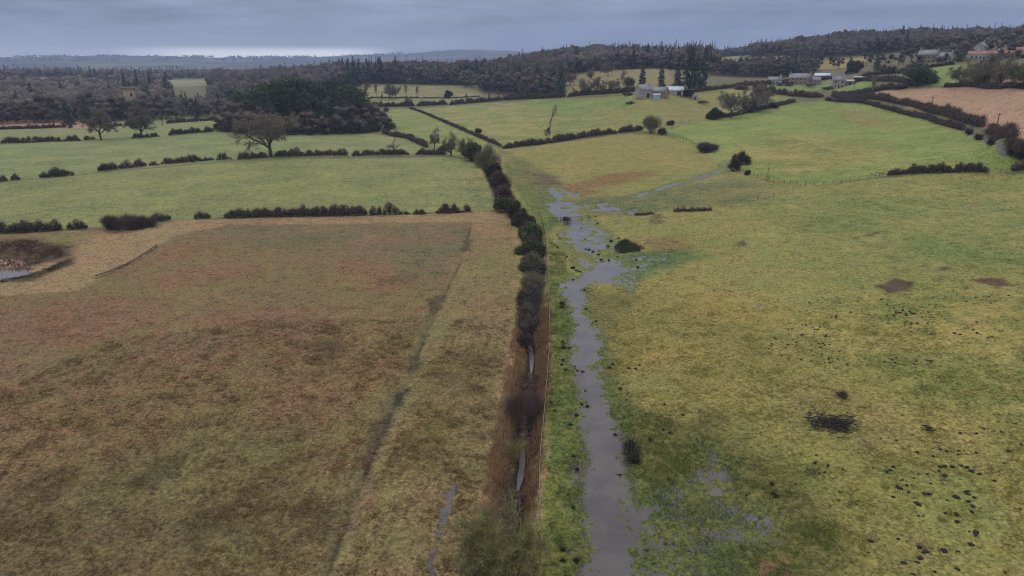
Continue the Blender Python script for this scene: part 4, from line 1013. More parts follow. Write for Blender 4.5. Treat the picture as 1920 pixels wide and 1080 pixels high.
# line of trees and bushes along the ditch, far to near
for px, py, w, h, lab, kd, lf, dn in [
 (884, 302, 42, 46, 'dark ivy tree among the far ditch trees', 'twig_olive', 1, 1.2), (915, 312, 58, 62, 'big olive brown bush in the far ditch trees', 'twig_olive', 0, 1.6), (926, 330, 38, 44, 'dark ivy bush under the big olive bush', 'twig_dark', 1, 1.2),
 (936, 352, 42, 50, 'bare brown bush in the ditch line', 'twig_dark', 0, 1.2), (946, 376, 42, 46, 'reddish brown bush behind the evergreens in the ditch line', 'twig_red', 0, 1.3),
 (944, 398, 48, 36, 'dark evergreen bush at the end of the field hedge', 'twig_dark', 2, 1.3), (970, 406, 44, 48, 'tall dark holly in the ditch line', 'twig_dark', 1, 1.3), (980, 424, 44, 44, 'grey ivy bush behind the green one in the ditch line', 'twig_dark', 1, 1.1),
 (994, 446, 52, 52, 'bright green rounded evergreen in the ditch line', 'twig_dark', 2, 1.5), (996, 474, 58, 46, 'large green holly in the middle of the ditch line', 'twig_dark', 2, 1.4),
 (998, 504, 54, 50, 'greyish ivy bush below the large holly', 'twig_olive', 1, 1.1), (1000, 530, 42, 40, 'thin grey bush below the greyish ivy', 'twig_olive', 0, 1.2),
 (992, 562, 44, 52, 'very dark evergreen at the near end of the ditch trees', 'twig_dark', 1, 1.5), (987, 594, 34, 44, 'small dark ivy bush after the last evergreen', 'twig_dark', 1, 1.1), (985, 636, 34, 44, 'bare dark bush where the ditch water appears', 'twig_dark', 0, 1.1)]:
    bush(px, py, w, h, lab, kd, leaf=lf, dens=dn, name='ditch_bush')

# ------------------------------------------------------------------ single field trees
bare_tree('oak', 508, 294, 90, 'big spreading bare oak in the middle of the left hedge', 0, 1.15, 0.4, name='oak_tree')
bare_tree('oak', 266, 258, 58, 'bare oak leaning right behind the left hedge', 1, 1.2, 2.0, (0, .12), name='oak_tree')
bare_tree('oak', 190, 262, 56, 'bare oak with a narrow crown left of the leaning oak', 2, .9, 1.0, (0, -.1), name='oak_tree')
bare_tree('poor', 740, 291, 34, 'small crooked bare tree in the trimmed hedge', 0, 1.0, .5)
bare_tree('tall', 305, 235, 24, 'thin ivy clad tree left of the round wood', 0, .7, ivy=260); bare_tree('tall', 313, 233, 18, 'smaller thin tree beside the thin ivy clad tree', 1, .8)
bare_tree('oak', 815, 279, 42, 'bare round tree left of the ditch trees', 1, .85, 4.0)
bare_tree('bushy', 846, 292, 50, 'dense olive twiggy tree in the far ditch line', 0, .8); bare_tree('bushy', 872, 297, 46, 'pale twiggy tree behind the ivy tree in the ditch line', 1, .7)
bare_tree('poor', 1030, 233, 40, 'dead tree leaning to the right alone in the green field', 1, .75, 0.0, (0, .5), name='dead_tree')
bare_tree('tall', 1027, 264, 30, 'small pale bare tree rising from the brown hedge', 2, 1.1)
bush(1222, 250, 36, 46, 'round dense olive brown tree at the corner of the marsh field', 'twig_olive', leaf=0, dens=2.0, name='ivy_tree')
bare_tree('oak', 1370, 221, 54, 'left of the two spreading bare trees on the green slope', 0, 1.0, 2.6); bare_tree('oak', 1425, 207, 48, 'right of the two spreading bare trees on the green slope', 2, 1.2, 5.0)
bare_tree('tall', 1632, 184, 40, 'tall thin bare tree at the corner of the orange field', 1, .8)
for i, (px, py, h, w, k) in enumerate([(689, 184, 28, .8, 'tall'), (707, 185, 30, .7, 'tall'), (731, 185, 30, .95, 'oak'), (743, 185, 28, .8, 'oak'), (762, 184, 26, .6, 'tall'), (783, 185, 26, .6, 'tall'), (716, 194, 20, .6, 'tall'), (768, 198, 20, .8, 'bushy'), (875, 191, 18, .6, 'tall'), (918, 188, 16, .7, 'tall'), (934, 186, 16, .7, 'tall')]):
    bare_tree(k, px, py, h, 'small bare tree standing in the pale field beyond the round wood', i % 3, w, group='bare trees in the pale middle field')
for i, (px, py, h, w, k) in enumerate([(1069, 160, 26, 1.0, 'oak'), (1100, 178, 34, .9, 'bushy'), (1119, 176, 34, 1.1, 'oak'), (1147, 174, 28, .9, 'oak'), (1178, 172, 40, 1.2, 'oak'), (1140, 142, 26, 1.0, 'oak'), (1108, 150, 24, .8, 'bushy'), (1075, 178, 14, .9, 'tall')]):
    bare_tree(k, px, py, h, 'bare tree in the tan field left of the stone barn', i % 3, w, group='bare trees left of the stone barn')
for i, (px, py, h, w, k) in enumerate([(1800, 162, 36, 1.1, 'oak'), (1826, 163, 48, .9, 'bushy'), (1852, 163, 56, .9, 'oak'), (1876, 163, 50, .8, 'bushy'), (1898, 164, 52, 1.0, 'oak'), (1925, 165, 50, 1.0, 'bushy'), (1838, 164, 30, 1.0, 'bushy')]):
    bare_tree(k, px, py, h, 'bare tree in the clump above the orange field', i % 3, w, group='clump of trees above the orange field', ivy=220 if i % 3 == 2 else 0)

# ------------------------------------------------------------------ woods
def wood_tree_mesh(seed, h, tw):
    rng = np.random.default_rng(seed); mb = MB(); m = int(rng.integers(8, 12))
    th = rng.uniform(0, 6.28, m); zc = h * rng.uniform(.20, .74, m); t = (zc / h - .42) / .42
    rad = h * .33 * np.sqrt(np.clip(1.1 - t * t, .1, 1)) * rng.uniform(.35, 1.05, m); c = np.column_stack([rad * np.cos(th), rad * np.sin(th), zc])
    lr = h * rng.uniform(.14, .22, m)
    mb.tubes([[0, 0, -.4], [0, 0, h * .3]], [[0, 0, h * .3], [rng.normal(0, .3), rng.normal(0, .3), h * .75]], [h * .02, h * .015], [h * .015, .05], 5, 0, .5)
    mb.tubes(np.column_stack([c[:, 0] * .1, c[:, 1] * .1, zc * .55]), c, h * .009, .05, 3, 0, .5)
    n = 950; k = rng.choice(m, n, p=lr ** 2 / (lr ** 2).sum()); a = norm_rows(rng.normal(size=(n, 3))); q = rng.uniform(.1, 1, n) ** .6
    p = c[k] + a * (lr[k] * q)[:, None]; p[:, 2] = np.maximum(p[:, 2], .3)
    cores(mb, c, lr * .54, lr * .54, seed, 1, rng.uniform(.08, .42, m))
    d = a + norm_rows(p - [0, 0, h * .3]) * .8 + rng.normal(0, .5, (n, 3)) + [0, 0, .1]
    mb.twigs(p, d, rng.uniform(.5, 1.2, n), tw, rng, 1, np.clip(rng.uniform(.1, .4, n) + rng.uniform(0, .5, m)[k], 0, 1))
    k = rng.choice(m, 90); o = c[k] + norm_rows(rng.normal(size=(90, 3))) * (lr[k] * .7)[:, None]; b0 = np.column_stack([c[k, 0] * .5, c[k, 1] * .5, zc[k] * .8])
    mb.tubes(b0, o, .06, .035, 3, 0, .4)
    return mb.mesh('woodland_tree', [M['bark'], M[('twig_purple', 'twig_grey', 'twig_brown', 'twig_grey')[seed % 4]]])
def norm_rows(v): return v / (np.linalg.norm(v, axis=1, keepdims=True) + 1e-9)
def spruce_mesh(seed, h, mats, wide=.17, name='spruce_tree'):
    rng = np.random.default_rng(seed); mb = MB()
    mb.tubes([[0, 0, -.3]], [[0, 0, h * .97]], h * .014, .03, 5, 0, .4)
    nw = int(h * 1.7); z = np.repeat(np.linspace(h * .10, h * .985, nw), 8); n = len(z)
    t = 1 - z / h; L = h * wide * (t ** .8) * rng.uniform(.65, 1.2, n) + .25
    th = rng.uniform(0, 6.28, n); d = np.column_stack([np.cos(th), np.sin(th), -.25 - .25 * t + rng.normal(0, .1, n)])
    for k in range(3):
        f = rng.uniform(.1, .85, n)
        p = np.column_stack([np.zeros((n, 2)), z]) + d * (L * f)[:, None]
        side = rng.normal(0, .5, (n, 3)); side[:, 2] -= .2
        mb.twigs(p, d + side, L * .5 + .4, .55 * (.5 + t), rng, 1, np.clip(rng.normal(.5, .25, n), 0, 1))
    return mb.mesh(name, mats)
def pine_mesh(seed, h):
    rng = np.random.default_rng(seed); mb = MB()
    mb.tubes([[0, 0, -.3], [rng.normal(0, .3), rng.normal(0, .3), h * .5]], [[0, 0, h * .5], [0, 0, h * .95]], [.24, .17], [.17, .05], 5, 0, .6)
    n = 20; zc = h * rng.uniform(.26, .97, n); rad = h * .17 * np.sqrt(np.clip(1.05 - ((zc / h - .5) / .5) ** 2, .12, 1)) * rng.uniform(.4, 1, n); th = rng.uniform(0, 6.28, n)
    c = np.column_stack([rad * np.cos(th), rad * np.sin(th), zc])
    mb.tubes(np.column_stack([c[:, 0] * 0, c[:, 1] * 0, c[:, 2] - rad * .5]), c, .06, .03, 3, 0, .5)
    k = np.repeat(np.arange(n), 42); o = rng.normal(size=(len(k), 3)) * [h * .06, h * .06, h * .036]
    mb.leaves(c[k] + o, .42, rng, 1, np.clip(.45 + o[:, 2] / (h * .1) * .3 + rng.normal(0, .2, len(k)), 0, 1), flat=.3)
    return mb.mesh('pine_tree', [M['bark'], M['pine']])
WT = [wood_tree_mesh(200 + i, 16 + (i % 3) * 1.5, .15) for i in range(8)]
SP = [spruce_mesh(300 + i, 18, [M['bark_dark'], M['needles']], .15 + .03 * (i % 3)) for i in range(5)]
PN = [pine_mesh(320 + i, 19) for i in range(5)]
def stand(me, name, xy, scale, rot, label, group, cat='tree'):
    return tag(link(name, me, (xy[0], xy[1], gz(xy) - .15), rot, scale), label, cat, group)

def far_trees(name, pts, hs, con, label, mats, seed, leaf=.75, per=150):
    """the mass of a distant wood behind its front trees: one object, many trees of leaf-sized facets"""
    if len(pts) == 0: return
    rng = np.random.default_rng(seed); mb = MB(); z = GZ(pts[:, 0], pts[:, 1])
    base = np.column_stack([pts, z])
    for c in (0, 1):
        i = np.where(con == c)[0]
        if len(i) == 0: continue
        k = np.repeat(i, per); h = hs[k]; n = len(k); tt = np.repeat(rng.uniform(0, 1, len(i)), per)
        th = rng.uniform(0, 6.28, n)
        if c:
            t = rng.uniform(.08, 1, n) ** .9; rad = h * .17 * (1 - t) * rng.uniform(.3, 1.1, n); off = np.column_stack([rad * np.cos(th), rad * np.sin(th), h * t])
        else:
            a = norm_rows(rng.normal(size=(n, 3))); lump = .8 + .45 * vnoise(a[:, 0] * 2.2 + k, a[:, 2] * 2.2 + k * .7, seed)
            q = rng.uniform(.3, 1, n) ** .5 * lump; off = np.column_stack([a[:, 0] * h * .46 * q, a[:, 1] * h * .46 * q, np.maximum(h * (.46 + a[:, 2] * .42 * q), .3)])
        if c: mb.leaves(base[k] + off, leaf * .6, rng, 2, np.clip(tt * .6 + rng.uniform(0, .4, n), 0, 1))
        else:
            who = np.repeat(rng.integers(0, 2, len(i)), per); T_ = np.clip(tt * .8 + rng.uniform(0, .15, n), 0, 1); P_ = base[k] + off
            for w_ in (0, 1): mb.leaves(P_[who == w_], leaf * .62, rng, w_, T_[who == w_])
        if not c:
            nb = 3; kk = np.repeat(i, nb); o = rng.normal(0, .16, (len(kk), 3)) * hs[kk][:, None] * [1, 1, .45]; ht = hs[kk]
            who = np.repeat(rng.integers(0, 2, len(i)), nb); C_ = base[kk] + o + np.column_stack([0 * kk, 0 * kk, ht * .50]); tb = np.clip(np.repeat(rng.uniform(0, .7, len(i)), nb) + rng.uniform(0, .15, len(kk)), 0, 1)
            for w_ in (0, 1): cores(mb, C_[who == w_], ht[who == w_] * .20, ht[who == w_] * .27, seed + w_, w_, tb[who == w_] * .55)
        mb.tubes(base[i], base[i] + np.column_stack([0 * i, 0 * i, hs[i] * .45]), .2, .1, 3, 0, .4)
    tag(link(name, mb.mesh(name, mats)), label, 'wood', kind='stuff')

budget = {'b': 285, 'c': 150}
def wood(key, front, depth, sp, h0, h1, cf, nb, nc, label, group, rest_label, seed, mat='twig_purple', leaf=.75, per=150, keep=None):
    """front: list of (photograph column, distance of the wood's front); depth in metres"""
    rng = np.random.default_rng(seed); pxs = [f[0] for f in front]; Ds = [f[1] for f in front]
    out = []
    D = min(Ds)
    while D < max(Ds) + depth:
        step = sp / D * F; px = pxs[0] + rng.uniform(0, step)
        while px < pxs[-1]:
            f = np.interp(px, pxs, Ds); q = D + rng.uniform(-.4, .4) * sp
            if f <= q <= f + depth and (q < f + 30 or vnoise(np.array(px / 14.), np.array(q / 26.), seed + 3) > .22) and (keep is None or keep(px, q)): out.append((q, px, *AT(px, q)))
            px += step * rng.uniform(.7, 1.3)
        D += sp * .8
    out.sort(); T = np.array(out)
    con = (rng.uniform(0, 1, len(T)) < (cf if not callable(cf) else cf(T[:, 1], T[:, 0]))).astype(int)
    hs = (h0 - 2 + (h1 - h0 + 4) * np.clip(.6 * rng.uniform(0, 1, len(T)) + .9 * (vnoise(T[:, 1] / 35, T[:, 0] / 45, seed) - .3), 0, 1)) * np.where(con == 1, 1.15, 1.0); used = np.zeros(len(T), bool)
    # front trees, nearest first, thinned so that they spread along the whole edge
    got = {0: 0, 1: 0}
    for i in np.argsort(T[:, 0] - np.interp(T[:, 1], pxs, Ds)):
        c = con[i]
        if got[c] >= (nc if c else nb): continue
        got[c] += 1; used[i] = True
        xy = T[i, 2:4]
        if c: stand(SP[int(rng.integers(5))], 'spruce_tree', xy, hs[i] / 18, rng.uniform(0, 6.28), 'dark green ' + label[1], group[1])
        else: stand(WT[int(rng.integers(8))], 'woodland_tree', xy, hs[i] / 16.5, rng.uniform(0, 6.28), 'bare brown ' + label[0], group[0])
    r = ~used
    far_trees(key, T[r, 2:4], hs[r], con[r], rest_label, [M[mat], M['twig_grey'], M['needles']], seed + 1, leaf, per)
    return T
wood('woodland_mass', *WOODS['left'], 11.5, 12.5, 17, lambda px, D: np.where((px > 220) & (D > 700), .16, .03), 62, 14,
     ('broadleaf tree in the left wood behind the pink field', 'spruce in the left wood behind the pink field'), ('trees of the left wood', 'conifers of the left wood'), 'deep purple brown winter wood at far left', 401)
wood('low_woodland_mass', *WOODS['low'], 10, 10, 14, .15, 16, 4,
     ('tree in the low wood between left wood and round wood', 'conifer in the low wood between left wood and round wood'), ('trees of the low wood', 'conifers of the low wood'), 'low winter wood left of the round wood', 402)
wood('purple_woodland_mass', *WOODS['purple'], 11.5, 14, 18, .06, 20, 2,
     ('tree in the purple wood behind the round wood', 'conifer in the purple wood behind the round wood'), ('trees of the purple wood', 'conifers of the purple wood'), 'purple winter wood behind the round wood', 403)
wood('middle_woodland_mass', *WOODS['middle'], 11, 16, 20, lambda px, D: np.where(px < 720, .25, .06), 28, 14,
     ('broadleaf tree in the middle wood above the pale field', 'spruce in the middle wood above the pale field'), ('trees of the middle wood', 'conifers of the middle wood'), 'dark mixed wood above the pale middle field', 404)
wood('big_woodland_mass', *WOODS['big'], 10.5, 16, 20, .08, 44, 6,
     ('broadleaf tree in the large dark wood left of the barn', 'spruce in the large dark wood left of the barn'), ('trees of the large dark wood', 'conifers of the large dark wood'), 'large dark winter wood left of the barn', 405)
wood('hill_woodland_mass', *WOODS['hill'], 11, 14, 18, lambda px, D: np.clip((px - 1100) / 500, .03, .45) + .12 * (D > 850) * (px > 1120), 34, 30,
     ('broadleaf tree in the hill wood behind the farm', 'spruce in the hill wood behind the farm'), ('trees of the hill wood', 'conifers of the hill wood'), 'mixed wood on the low hill behind the farm', 406)
wood('scrub_woodland_mass', *WOODS['scrub'], 10, 10, 14, .14, 34, 8,
     ('tree in the scrubby wood right of the barns', 'conifer in the scrubby wood right of the barns'), ('trees of the scrubby wood', 'conifers of the scrubby wood'), 'scrubby winter wood right of the barns', 407)
wood('right_hill_woodland_mass', *WOODS['right'], 11, 12, 16, lambda px, D: .04 + .12 * (D > 950), 46, 18,
     ('broadleaf tree in the wood on the right hill', 'spruce in the wood on the right hill'), ('trees of the right hill wood', 'conifers of the right hill wood'), 'winter wood along the right hilltop', 408,
     keep=lambda px, D: not (1838 < px < 1880 and D < 960))
wood('distant_forest', [(-200, 1350), (400, 1300), (780, 1500)], 900, 22, 14, 17, .3, 0, 0, ('', ''), ('', ''), 'flat dark forest band far beyond the left woods', 409, leaf=2.0, per=30)
wood('distant_copses', [(700, 1250), (1050, 1300)], 1200, 24, 12, 16, .15, 0, 0, ('', ''), ('', ''), 'scattered distant copses below the blue hills', 410, leaf=2.2, per=30, keep=lambda px, D: vnoise(np.array(px / 40.), np.array(D / 200.), 5) > .45)
wood('skyline_woods', [(1150, 1200), (1300, 1150), (1550, 1150)], 350, 17, 12, 16, .2, 0, 0, ('', ''), ('', ''), 'blue grey woods along the skyline behind the farm', 411, leaf=1.5, per=40)
wood('ridge_woods', [(-200, 5300), (400, 5300), (800, 5600)], 1900, 75, 14, 22, .3, 0, 0, ('', ''), ('', ''), 'faint blue woods on the farthest ridge', 412, leaf=6.0, per=14, keep=lambda px, D: vnoise(np.array(px / 22.), np.array(D / 500.), 8) > .5)

# round wood: pines in the middle, bare trees and thicket round the edge
rng = np.random.default_rng(77); cen = AT(566, 402); k = 0
pts = []
for i in range(2500):
    a, b = rng.uniform(-1, 1, 2)
    if a * a + b * b > 1: continue
    q = np.array([a * 42, b * 36])
    if all(np.hypot(*(q - p)) > 5.2 for p in pts): pts.append(q)
for q in pts:
    e = math.hypot(q[0] / 42, q[1] / 36); xy = cen + q
    if e < .74 or (e < .86 and int(abs(q[0]) * 7) % 2):
        stand(PN[int(rng.integers(5))], 'pine_tree', xy, rng.uniform(.98, 1.30) * (1.12 - .42 * e * e), rng.uniform(0, 6.28), 'dark green pine inside the round wood behind the big oak', 'pines of the round wood')
    else:
        s = rng.uniform(.55, 1.0) if q[1] < 0 else rng.uniform(.7, 1.0)
        stand(WT[int(rng.integers(8))], 'copse_tree', xy, (s * 1.25, s * 1.25, s), rng.uniform(0, 6.28), 'bare grey brown tree on the edge of the round wood', 'bare trees round the edge of the round wood')
TH = bush_mesh('thicket_shrub', 9, 6.5, 5.0, [M['twig_dark'], M['ivy']], 420, 260, 10, .14, 1.3, .4)
for a in np.linspace(math.pi * .93, math.pi * 2.07, 22):
    xy = cen + np.array([46 * math.cos(a), 38 * math.sin(a)]) + rng.normal(0, 1.2, 2)
    stand(TH, 'thicket_shrub', xy, rng.uniform(.6, 1.05), rng.uniform(0, 6.28), 'dark shrub in the thicket at the foot of the round wood', 'thicket shrubs round the round wood', 'shrub')
# single conifers that stand out
for px, D, h, w, lab in [(1292, 470, 27, 1.0, 'tallest dark spruce right of the barns'), (1318, 475, 25, .95, 'second tall dark spruce right of the barns'), (1270, 480, 17, 1.2, 'lower dark conifer left of the tallest spruce'),
                         (1204, 455, 19, .9, 'dark spruce behind the stone barn'), (1240, 460, 17, 1.1, 'dark conifer behind the low barn'), (1052, 520, 24, .9, 'dark spruce at the right end of the large wood'),
                         (1305, 485, 20, 1.1, 'dark conifer between the two tall spruces'), (1062, 640, 20, .9, 'dark spruce at the left edge of the hill wood'), (112, 470, 15, 1.4, 'dark cedar in front of the left wood'), (148, 480, 16, 1.2, 'dark conifer in the middle of the left wood'),
                         (690, 690, 26, .8, 'slim dark spruce above the middle wood'), (654, 700, 27, .8, 'leftmost slim spruce above the middle wood'), (664, 705, 28, .8, 'second slim spruce above the middle wood'), (715, 710, 26, 1.1, 'broad topped conifer above the middle wood'),
                         (310, 690, 26, 1.3, 'broad dark conifer at the top of the left wood'), (232, 780, 24, .8, 'left slim spruce at the top of the left wood'), (256, 790, 25, .8, 'middle slim spruce at the top of the left wood'), (280, 790, 24, .8, 'right slim spruce at the top of the left wood'), (265, 620, 19, 1.1, 'dark conifer in the heart of the left wood'),
                         (1590, 560, 13, 1.4, 'dark evergreen beside the village sheds'), (1640, 560, 15, 1.3, 'dark evergreen tree behind the village sheds')]:
    stand(SP[int(px) % 5], 'spruce_tree', AT(px, D), (h / 18 * w, h / 18 * w, h / 18), px % 6, lab, None)
# village trees
for i, (px, D, h) in enumerate([(1665, 500, 12), (1680, 560, 13), (1702, 580, 14), (1712, 520, 9), (1768, 560, 14), (1785, 590, 15), (1800, 545, 12), (1815, 600, 15), (1836, 580, 14), (1858, 570, 13), (1880, 600, 16), (1895, 560, 12), (1912, 590, 17), (1935, 560, 16),
        (1655, 620, 14), (1690, 640, 15), (1730, 650, 14), (1760, 640, 15), (1790, 650, 14), (1830, 660, 15), (1620, 610, 12), (1690, 470, 8), (1762, 500, 8), (1795, 500, 8), (1870, 495, 8), (1900, 480, 9), (1570, 620, 10), (1560, 650, 12), (1480, 600, 9)]):
    stand(WT[i % 7], 'village_tree', AT(px, D), (h / 15, h / 15, h / 16.5), i * 1.3, 'bare tree among the village houses on the right hill', 'bare trees in the village')

# ------------------------------------------------------------------ buildings
def gabled(parent, w, d, eave, ridge, wall, roof, x=0, y=0, chim=(), wins=(), doors=(), hip=False, over=.3, wt=None):
    """a gabled block, long side along x, front towards -y; returns roof part"""
    mb = MB(); a, b = w / 2, d / 2
    V = [(-a, -b, -.6), (a, -b, -.6), (a, b, -.6), (-a, b, -.6), (-a, -b, eave), (a, -b, eave), (a, b, eave), (-a, b, eave), (-a, 0, ridge), (a, 0, ridge)]
    mb.add(np.array(V) + [x, y, 0], [(0, 1, 5, 4), (2, 3, 7, 6), (1, 2, 6, 5), (3, 0, 4, 7)]); mb.add(np.array(V) + [x, y, 0], [(5, 6, 9), (7, 4, 8)])
    link('wall', mb.mesh('wall', [M[wall]]), parent=parent)
    r = MB(); t = .18; sl = (ridge - eave) / b
    for s in (-1, 1):
        e = b + over; ze = ridge - sl * e + .05
        q = np.array([(-a - over, s * e, ze), (a + over, s * e, ze), (a + over, 0, ridge + .05), (-a - over, 0, ridge + .05)])
        up = np.array([0, 0, t]); V = np.concatenate([q, q + up]) + [x, y, 0]
        r.add(V, [(0, 1, 2, 3), (4, 5, 6, 7), (0, 1, 5, 4), (1, 2, 6, 5), (2, 3, 7, 6), (3, 0, 4, 7)])
    ro = link('roof', r.mesh('roof', [M[roof]]), parent=parent)
    for cx in chim:
        c = MB(); c.box(x + cx * a - .5, x + cx * a + .5, y - .4, y + .4, ridge - .6, ridge + 1.3); c.box(x + cx * a - .2, x + cx * a + .2, y - .2, y + .2, ridge + 1.3, ridge + 1.7)
        link('chimney', c.mesh('chimney', [M[wall]]), parent=ro)
    for u, z, ww, hh in wins:
        f = MB(); f.box(x + u * a - ww / 2 - .1, x + u * a + ww / 2 + .1, y - b - .04, y - b - .003, z - .1, z + hh + .1)
        fo = link('window', f.mesh('window', [M['white']]), parent=parent)
        g = MB(); g.box(x + u * a - ww / 2, x + u * a + ww / 2, y - b - .06, y - b - .045, z, z + hh)
        link('pane', g.mesh('pane', [M['glass']]), parent=fo)
    for u, ww, hh in doors:
        g = MB(); g.box(x + u * a - ww / 2, x + u * a + ww / 2, y - b - .05, y - b - .003, -.2, hh)
        link('door', g.mesh('door', [M['wood']]), parent=parent)
    return ro
def site(name, px, D, label, rot=0, cat='house', drop=0):
    xy = AT(px, D); face = -math.atan2(xy[0], xy[1])
    return tag(empty(name, (xy[0], xy[1], gz(xy) - drop), face + math.radians(rot)), label, cat, scale=.88)
W2 = lambda us, z=(.9, 3.4): [(u, zz, 1.0, 1.3) for u in us for zz in z]
Db = float(np.hypot(*P(1210, 182)))
b = site('stone_barn', 1208, Db, 'big pale stone barn with grey roof at the edge of the green field', 38, 'barn')
gabled(b, 9.2, 7, 4.8, 8.0, 'stone_pale', 'slate', wins=[(-.5, 2.0, .8, 1.0)], doors=[(.25, 2.4, 2.8)], chim=(.9,))
b = site('farm_building', 1240, Db + 4, 'low stone farm building with gable beside the big barn', -25, 'barn')
gabled(b, 9, 6.5, 3.6, 6.2, 'stone', 'slate', doors=[(.3, 1.6, 2.2)], wins=[(-.3, 1.2, .8, .9)])
b = site('metal_shed', 1233, Db - 5, 'small pale metal lean-to shed in front of the stone farm building', 5, 'shed')
gabled(b, 4.8, 3, 2.7, 3.2, 'tin', 'tin', over=.1)
b = site('metal_barn', 1266, Db + 22, 'long farm shed with pale blue metal roof', 6, 'barn')
gabled(b, 11, 8, 2.8, 5.0, 'stone_pale', 'tin', over=.4, doors=[(.5, 2.5, 2.2)])
b = site('pole_barn', 1290, Db + 22, 'dark open pole barn right of the blue roofed shed', 6, 'barn')
mb = MB(); mb.box(-5, 5, -3.5, 3.5, 4.4, 4.7); link('roof', mb.mesh('roof', [M['dark']]), parent=b)
mb = MB(); mb.box(-5, 5, 3.2, 3.5, -.5, 4.39); link('back_wall', mb.mesh('back_wall', [M['dark']]), parent=b)
for u in (-4.7, -1.6, 1.6, 4.7):
    mb = MB(); mb.box(u - .15, u + .15, -3.4, -3.1, -.5, 4.39); link('post', mb.mesh('post', [M['wood']]), parent=b)
b = site('grey_shed', 1306, Db + 18, 'tiny grey shed at the right end of the farm yard', 0, 'shed'); gabled(b, 3.6, 3, 2.4, 3.2, 'stone_pale', 'slate', over=.1, doors=[(0, 1, 1.9)])
b = site('cottage', 1453, 505, 'small pale cottage at the left end of the village row', -8); gabled(b, 9, 6, 3, 5.4, 'white', 'slate', chim=(.85,), wins=[(-.5, 1, 1.1, 1.1), (.4, 1, 1.1, 1.1)], doors=[(0, 1, 2)])
b = site('farmhouse', 1500, 520, 'long stone farmhouse with grey roof behind a brown thicket', -12); gabled(b, 15, 7, 4.5, 7.6, 'stone', 'slate', chim=(-.95, .95), wins=W2((-.6, -.2, .2, .6), (1, 3))); gabled(b, 7, 6, 3, 5.2, 'stone', 'slate', x=11.2, wins=[(.2, 1, 1, 1)])
b = site('outbuilding', 1541, 545, 'grey roofed sheds between farmhouse and narrow stone house', 0, 'shed'); gabled(b, 11, 7, 2.6, 4.4, 'stone', 'tin', doors=[(0, 2, 2)])
b = site('stone_house', 1572, 500, 'narrow two storey stone house with grey roof and white windows', 14); gabled(b, 8.2, 6.6, 5.2, 7.8, 'stone_pale', 'slate', chim=(-.85, .85), wins=W2((-.55, .5)), doors=[(0, 1, 2.1)])
b = site('white_shed', 1592, 505, 'low white roofed shed right of the narrow stone house', 0, 'shed'); gabled(b, 7, 5, 2.4, 3.2, 'stone', 'white', over=.2, doors=[(.3, 1.6, 1.9)])
b = site('flat_shed', 1612, 510, 'long low shed with white flat roof beside the white roofed shed', 0, 'shed'); gabled(b, 8, 5, 2.6, 3.1, 'wood', 'white', over=.3)
b = site('horse_shelter', 1504, 470, 'tiny white roofed field shelter below the farmhouse', 0, 'shed'); gabled(b, 3, 2.4, 1.9, 2.3, 'dark', 'white', over=.2)
b = site('village_house', 1733, 525, 'large stone village house with two grey roofs', -14); gabled(b, 12, 8, 5.6, 8.6, 'stone', 'slate', chim=(-.92, .9), wins=W2((-.65, -.2, .25, .7))); gabled(b, 9, 7, 4.2, 6.8, 'stone_pale', 'slate', x=10.6, y=-1.2, chim=(.9,), wins=W2((-.4, .4), (.9, 2.9)))
b = site('long_house', 1848, 520, 'long low white house with terracotta roof', -5); gabled(b, 26, 7, 3.4, 5.6, 'white', 'tile_red', wins=[(u, 1, 1.2, 1.3) for u in (-.8, -.6, -.4, -.1, .2, .5, .8)], doors=[(-.25, 1, 2.1)], chim=(-.6, .3))
b = site('gabled_villa', 1828, 575, 'white gabled house half hidden by trees above the terracotta roof', 70); gabled(b, 9, 9, 5.4, 9.2, 'white', 'slate', chim=(.7,), wins=W2((-.5, .5)))
b = site('red_roof_house', 1914, 530, 'house with terracotta roof at the right edge of the village', 0); gabled(b, 12, 7, 3.6, 6.0, 'stone_pale', 'tile_red', wins=[(u, 1, 1.2, 1.3) for u in (-.6, 0, .6)])
b = site('white_bungalow', 1788, 600, 'small white house between the trees left of the terracotta roof', 20); gabled(b, 7, 6, 3, 5, 'white', 'slate', wins=[(-.4, 1, 1, 1), (.4, 1, 1, 1)])
b = site('church_tower', 238, 516, 'pale square battlemented church tower rising in the left wood', 22, 'tower', 0)
mb = MB(); mb.box(-3, 3, -3, 3, -.5, 18); mb.box(-3.25, 3.25, -3.25, 3.25, 18, 18.5)
link('wall', mb.mesh('wall', [M['stone']]), parent=b)
mb = MB()
for i in range(4):
    for s in (-1, 1):
        u = -2.7 + i * 1.8; mb.box(u - .5, u + .5, s * 3.0 - .25, s * 3.0 + .25, 18.5, 19.8)
        if 0 < i < 3: mb.box(s * 3.0 - .25, s * 3.0 + .25, u - .5, u + .5, 18.5, 19.8)
link('battlement', mb.mesh('battlement', [M['stone']]), parent=b)
for s in (-1, 1):
    mb = MB(); mb.box(-.6, .6, s * 3.05 - .08, s * 3.05 + .08, 13.8, 16.3); link('louvre', mb.mesh('louvre', [M['dark']]), parent=b)
rng = np.random.default_rng(5)
for i in range(12):
    b = site('distant_house', 900 + i * 7.5 + rng.uniform(-4, 4), 1500 + rng.uniform(0, 500), 'tiny pale house in the distant village below the blue hills', rng.uniform(-40, 40)); b['group'] = 'houses of the distant village'
    gabled(b, rng.uniform(9, 14), 8, 5, 8, 'white' if i % 3 else 'stone_pale', 'slate', wins=[])
